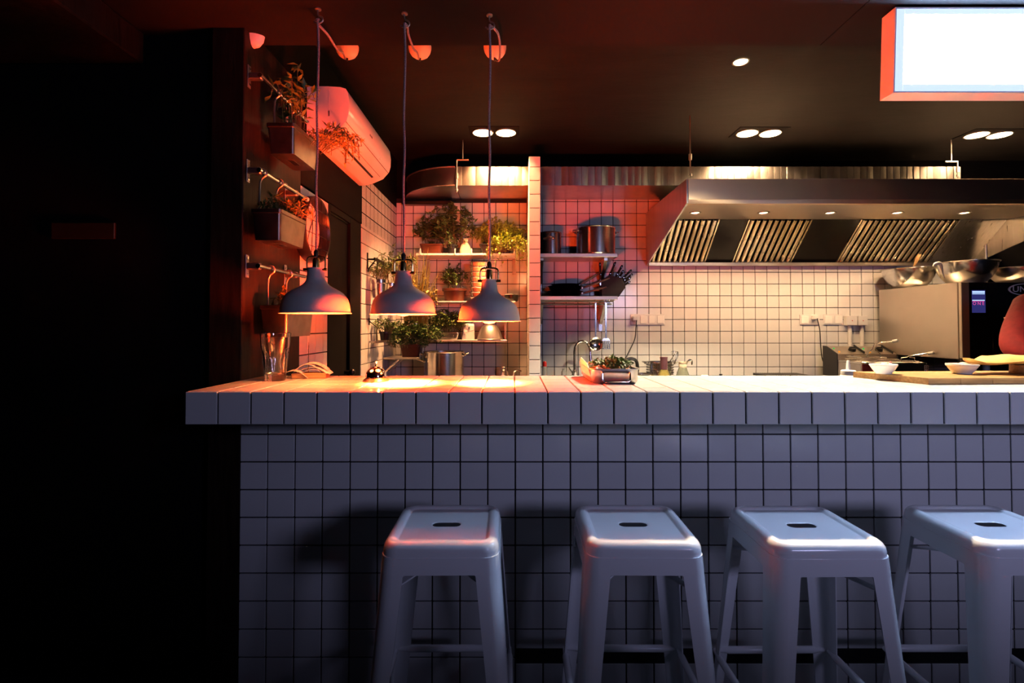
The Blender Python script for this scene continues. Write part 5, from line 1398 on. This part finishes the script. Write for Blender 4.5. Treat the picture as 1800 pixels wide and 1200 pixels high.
MB().box2(OX0 - .006, xa, OY0 - .012, OY0 + .012, oz0 + .007, oz1 - .002, .003).build('door_post', 'satin_steel', t)
x2 = at(1734.5, 560, OY0).x
MB().box2(xa + .001, x2, OY0 - .004, OY0 - .0005, at(1710, 558, OY0).z, oz1 - .003, .001).build('control_strip', 'dark_steel', t)
d = at(1701.5, 556, OY0); e = at(1733, 503, OY0)
o = MB().box2(d.x, e.x, OY0 - .007, OY0 - .004, d.z, e.z, .001).build('display', 'oven_glass', t)
d = at(1707, 549.5, OY0); e = at(1730, 510, OY0)
MB().box2(d.x, e.x, OY0 - .0078, OY0 - .0071, d.z, e.z, .0001).build('screen', 'screen_blue', o, 0)
for y0_, y1_ in ((511.5, 513), (513.5, 515), (516, 517), (527, 528.4)):
    d = at(1707.2, y1_, OY0); e = at(1729, y0_, OY0); MB().box2(d.x, e.x, OY0 - .0085, OY0 - .0079, d.z, e.z, .0001).build('screen_line', 'screen_white', o, 0)
q = link_mesh('lettering', text_mesh('O N E', .030, .0002), 'screen_pink', o); p = at(1718, 533.5, OY0); q.location = Vector((p.x, OY0 - .0086, p.z)) - t.location; q.rotation_euler = (PI / 2, 0, 0)
MB().box2(at(1707, 529.6, OY0).x, at(1728, 529.6, OY0).x, OY0 - .0088, OY0 - .0080, at(1707, 530, OY0).z, at(1707, 529.2, OY0).z, .0001).build('screen_line', 'screen_pink', o, 0)
# oval badge
p = at(1802, 508.5, OY0)
M = Matrix.Translation((p.x, OY0 - .0008, p.z)) @ Matrix.Rotation(PI / 2, 4, 'X') @ Matrix.Diagonal((1, .34, 1, 1))
MB().lathe([(.118, 0), (.118, .003), (.105, .003), (.105, 0)], (0, 0, 0), 48, M).build('badge_ring', 'badge', t, 40)
q = link_mesh('lettering', text_mesh('UNOX', .060, .001), 'badge', t); q.location = Vector((p.x + .012, OY0 - .002, p.z)) - t.location; q.rotation_euler = (PI / 2, 0, 0); q.scale = (1.12, .92, 1)
MB().box2(at(1745, 600, OY0).x, OX1 - .03, OY0 - .002, OY0 - .0003, oz0 + .05, at(1745, 522, OY0).z, .0005).build('window_glass', 'oven_glass', t, 0)
MB().bar((OX1 - .05, OY0 - .05, oz0 + .06), (OX1 - .05, OY0 - .05, oz1 - .08), .025, .02, (0, 1, 0), .005).build('door_handle', 'steel_v', t)
for zz in (oz0 + .08, oz1 - .1): MB().bar((OX1 - .05, OY0 - .05, zz), (OX1 - .05, OY0 - .0005, zz), .02, .02).build('handle_mount', 'steel_v', t)
for q in (): MB().box((OX0 + .1 + q * .1, OY0 + .3 - q * .2, oz1 + .003), (.02, .02, .006), .001).build('top_bolt', 'steel_dull', t)
def mixing_bowl(px, Y, r, h, label):
    c = Vector((at(px, 480, Y).x, Y, oz1 + .0008))
    t = thing('mixing_bowl', label, 'bowl', c, 0, 'steel mixing bowls on the oven')
    prof = [(0, 0), (r * .50, 0), (r * .58, h * .06), (r * .75, h * .30), (r * .88, h * .58), (r * .955, h * .88), (r * .965, h * .95), (r * 1.0, h * .97), (r, h), (r * .95, h), (r * .94, h * .88), (r * .86, h * .58), (r * .73, h * .30), (r * .55, h * .08), (0, h * .05)]
    MB().lathe(prof, c, 48).build('bowl_body', 'pot_steel', t, 40)
    MB().lathe([(r * .99, h * .965), (r * 1.012, h * .985), (r * .99, h * 1.005), (r * .965, h * .985)], c, 48).build('rim', 'polished', t, 60)
    return t, c
b1, c1 = mixing_bowl(1597, 4.09, .186, .155, 'steel mixing bowl with a wooden spoon, leftmost on the oven')
sp = thing('wooden_spoon', 'wooden spoon leaning out of the leftmost mixing bowl', 'spoon', c1 + Vector((.02, -.02, .03)))
MB().tube([c1 + Vector((.0, .04, .02)), at(1606, 470, 4.0), at(1613, 453, 3.97), at(1617, 447, 3.965)], [.006, .007, .013, .012], 10).build('handle', 'food_orange', sp)
MB().sphere(c1 + Vector((-.01, .05, .03)), .03, 12, 6, (1, .6, .5)).build('spoon_head', 'wood', sp)
sp.children[0].data.materials[0] = MATS['wood']
mixing_bowl(1698, 3.69, .188, .160, 'large steel mixing bowl in the middle of the oven top')
mixing_bowl(1795, 3.72, .20, .120, 'wide shallow steel bowl cut off by the picture edge')
c = at(1652, 466, 3.62)
t = thing('paper_towel', 'crumpled white paper towel tucked against the middle mixing bowl', 'towel', c)
m = MB(); 
m.tube([at(1641, 468, 3.60), at(1645, 463.5, 3.59), at(1652, 463, 3.585), at(1655, 470, 3.585), at(1657, 480, 3.60), at(1660, 488, 3.60)], [.006, .012, .013, .010, .006, .003], 8, 4)
m.build('crumple', 'paper', t, 60)
c = at(1735, 430, 3.95)
t = thing('steel_pole', 'thin steel pole rising behind the mixing bowls', 'pole', (c.x, 3.96, oz1 + .0008))
MB().tube([(c.x, 3.96, oz1 + .001), (c.x, 3.96, at(1735, 430, 3.96).z)], .009, 12).build('tube', 'steel_dull', t)
MB().lathe([(0, 0), (.02, 0), (.02, .006), (.011, .012)], (c.x, 3.96, oz1 + .001), 16).build('flange', 'steel_dull', t)

# ------------------------------------------------------------------ the cook at the edge of the picture
# stands between the bar and the oven, turned towards the worktop, one arm reaching over the prep bench
def skin_body(name, joints, edges, mat, parent, loc, root, sub=2):
    me = bpy.data.meshes.new(name)
    keys = list(joints); ix = {k: i for i, k in enumerate(keys)}
    me.from_pydata([Vector(joints[k][0]) for k in keys], [(ix[a], ix[b]) for a, b in edges], [])
    o = bpy.data.objects.new(name, me); COL.objects.link(o); o.parent = parent
    me.materials.append(MATS[mat])
    md = o.modifiers.new('skin', 'SKIN'); md.use_smooth_shade = True
    sv = me.skin_vertices[0].data if me.skin_vertices else None
    for k in keys:
        r = joints[k][1]; r = r if isinstance(r, tuple) else (r, r)
        sv[ix[k]].radius = r; sv[ix[k]].use_root = (k == root)
    sm = o.modifiers.new('subdivision', 'SUBSURF'); sm.levels = sub; sm.render_levels = sub
    return o
PXc, PYc = 2.99, 2.86
cook = thing('person', 'cook in a red shirt bending to the worktop, mostly beyond the picture edge', 'person', (PXc, PYc, 0), math.radians(0))
J = {  # local: x right, y away from the bar, z up
 'pelvis': ((0, 0, .96), (.155, .115)), 'waist': ((-.02, -.03, 1.10), (.145, .105)), 'chest': ((-.05, -.10, 1.27), (.165, .115)), 'upper': ((-.07, -.15, 1.40), (.135, .09)),
 'neck': ((-.085, -.18, 1.49), .052), 'neck2': ((-.095, -.205, 1.55), .05), 'skull': ((-.105, -.225, 1.635), (.076, .088)), 'crown': ((-.108, -.225, 1.715), (.066, .078)),
 'shl': ((-.235, -.135, 1.395), .064), 'ell': ((-.430, -.225, 1.185), .046), 'wrl': ((-.300, -.435, 1.115), .030), 'pall': ((-.250, -.51, 1.105), (.034, .018)),
 'shr': ((.115, -.16, 1.395), .064), 'elr': ((.20, -.30, 1.18), .046), 'wrr': ((.10, -.47, 1.12), .030), 'palr': ((.07, -.545, 1.108), (.034, .018)),
 'hipl': ((-.09, .0, .90), .095), 'knl': ((-.10, -.03, .50), .060), 'anl': ((-.10, .03, .09), .042), 'tol': ((-.11, -.13, .045), .040),
 'hipr': ((.09, .0, .90), .095), 'knr': ((.10, -.03, .50), .060), 'anr': ((.10, .03, .09), .042), 'tor': ((.12, -.13, .045), .040)}
E = [('pelvis', 'waist'), ('waist', 'chest'), ('chest', 'upper'), ('upper', 'neck'), ('neck', 'neck2'), ('neck2', 'skull'), ('skull', 'crown'),
     ('upper', 'shl'), ('shl', 'ell'), ('ell', 'wrl'), ('wrl', 'pall'), ('upper', 'shr'), ('shr', 'elr'), ('elr', 'wrr'), ('wrr', 'palr'),
     ('pelvis', 'hipl'), ('hipl', 'knl'), ('knl', 'anl'), ('anl', 'tol'), ('pelvis', 'hipr'), ('hipr', 'knr'), ('knr', 'anr'), ('anr', 'tor')]
def fingers(side, palm, d, lat):
    d = Vector(d).normalized(); lat = Vector(lat).normalized(); dn = Vector((0, 0, -1))
    for i, (off, ln) in enumerate(((-.026, .066), (-.009, .078), (.009, .073), (.026, .058))):
        b0 = Vector(palm) + lat * off + d * .012
        J[f'{side}f{i}a'] = (b0 + d * .022, .0095); J[f'{side}f{i}b'] = (b0 + d * (.022 + ln * .42) + dn * .006, .0085)
        J[f'{side}f{i}c'] = (b0 + d * (.022 + ln * .72) + dn * .022, .0078); J[f'{side}f{i}d'] = (b0 + d * (.022 + ln * .92) + dn * .040, .0065)
        E.extend([('pal' + side, f'{side}f{i}a'), (f'{side}f{i}a', f'{side}f{i}b'), (f'{side}f{i}b', f'{side}f{i}c'), (f'{side}f{i}c', f'{side}f{i}d')])
    tdir = (d * .6 + lat * (1 if side == 'l' else -1)).normalized(); b0 = Vector(palm) - d * .02
    J[f'{side}ta'] = (b0 + tdir * .035, .0105); J[f'{side}tb'] = (b0 + tdir * .062 + dn * .008, .0095); J[f'{side}tc'] = (b0 + tdir * .082 + d * .012 + dn * .016, .008)
    E.extend([('pal' + side, f'{side}ta'), (f'{side}ta', f'{side}tb'), (f'{side}tb', f'{side}tc')])
fingers('l', J['pall'][0], (.45, -.85, -.05), (.85, .45, 0)); fingers('r', J['palr'][0], (-.3, -.95, -.05), (.95, -.3, 0))
skin_body('body', J, E, 'skin', cook, None, 'pelvis')
# clothes follow the body, a little larger
def grow(r, g): return (r[0] + g, r[1] + g) if isinstance(r, tuple) else r + g
def lerp(a, b, t): return tuple(Vector(a).lerp(Vector(b), t))
SJ = {k: (J[k][0], grow(J[k][1], .016)) for k in ('pelvis', 'waist', 'chest', 'upper', 'shl', 'ell', 'shr', 'elr')}
SJ['hem'] = ((.0, .0, .86), (.178, .138)); SJ['collar'] = (lerp(J['upper'][0], J['neck'][0], .75), .066)
SJ['cufl'] = (lerp(J['ell'][0], J['wrl'][0], .55), .050); SJ['cufr'] = (lerp(J['elr'][0], J['wrr'][0], .55), .050)
SJ['ell'] = (J['ell'][0], .078); SJ['elr'] = (J['elr'][0], .078); SJ['shl'] = (J['shl'][0], .088); SJ['shr'] = (J['shr'][0], .088)
SJ['foldl'] = (lerp(J['shl'][0], J['ell'][0], .5), .082); SJ['foldr'] = (lerp(J['shr'][0], J['elr'][0], .5), .082)
SE = [('hem', 'pelvis'), ('pelvis', 'waist'), ('waist', 'chest'), ('chest', 'upper'), ('upper', 'collar'), ('upper', 'shl'), ('shl', 'foldl'), ('foldl', 'ell'), ('ell', 'cufl'), ('upper', 'shr'), ('shr', 'foldr'), ('foldr', 'elr'), ('elr', 'cufr')]
skin_body('shirt', SJ, SE, 'red_cloth', cook, None, 'pelvis')
TJ = {k: (J[k][0], grow(J[k][1], .014)) for k in ('hipl', 'knl', 'hipr', 'knr')}
TJ['pelvis'] = ((0, 0, .95), (.172, .132)); TJ['al'] = (lerp(J['knl'][0], J['anl'][0], .92), .062); TJ['ar'] = (lerp(J['knr'][0], J['anr'][0], .92), .062)
skin_body('trousers', TJ, [('pelvis', 'hipl'), ('hipl', 'knl'), ('knl', 'al'), ('pelvis', 'hipr'), ('hipr', 'knr'), ('knr', 'ar')], 'dark_cloth', cook, None, 'pelvis')
for sd, sx in (('l', -1), ('r', 1)):
    a = Vector(J['an' + sd][0]); b_ = Vector(J['to' + sd][0])
    L = []
    for u, w, h in ((-.065, .030, .06), (-.03, .040, .085), (.03, .043, .08), (.10, .046, .055), (.15, .045, .045), (.19, .030, .035)):
        d = (b_ - a); d.z = 0; d.normalize(); s_ = Vector((-d.y, d.x, 0)); p = Vector((a.x, a.y, 0)) + d * u
        L.append([p + s_ * w * math.cos(2 * PI * k / 10) + Vector((0, 0, .002 + h * .5 + h * .5 * math.sin(2 * PI * k / 10))) for k in range(10)])
    MB().loops(L, True, True).build('shoe', 'black_plastic', cook, 60, True)
# head features
hc = Vector(J['skull'][0])
fwd = Vector((-.25, -.85, -.45)).normalized(); rt = fwd.cross(Vector((0, 0, 1))).normalized(); upv = rt.cross(fwd)
def hp(r, f, u): return hc + rt * r + fwd * f + upv * u
MB().tube([hp(0, .080, .030), hp(0, .100, .0), hp(0, .106, -.018), hp(0, .086, -.026)], [.007, .010, .013, .008], 8).build('nose', 'skin', cook, 60, True)
for s in (-1, 1):
    MB().sphere(hp(s * .031, .076, .022), .012, 12, 8).build('eye', 'eye_white', cook, 60, True)
    MB().sphere(hp(s * .031, .085, .022), .0052, 8, 6).build('iris', 'hair', cook, 60, True)
    MB().tube([hp(s * .016, .090, .040), hp(s * .034, .087, .044), hp(s * .050, .076, .038)], .004, 6, 3).build('eyebrow', 'hair', cook, 60, True)
    MB().sphere(hp(s * .080, .0, .0), .022, 10, 8, (.45, .8, 1.35)).build('ear', 'skin', cook, 60, True)
MB().tube([hp(-.024, .084, -.048), hp(0, .092, -.046), hp(.024, .084, -.048)], [.003, .006, .003], 8, 3).build('mouth', 'food_pink', cook, 60, True)
L = []
for k in range(7):
    q = k / 6; zz = .015 + q * .160; rr = .102 * math.cos(q * 1.3) ** .5 if k < 6 else .02
    L.append([hc + Vector((-.003, .0, 0)) + rt * rr * .92 * math.cos(2 * PI * j / 18) + (-fwd) * (rr * 1.04 * math.sin(2 * PI * j / 18) + .010) + upv * (zz + (.030 * (1 - q) if math.sin(2 * PI * j / 18) < -.25 else 0)) for j in range(18)])
MB().loops(L, True, True).build('hair', 'hair', cook, 70, True)
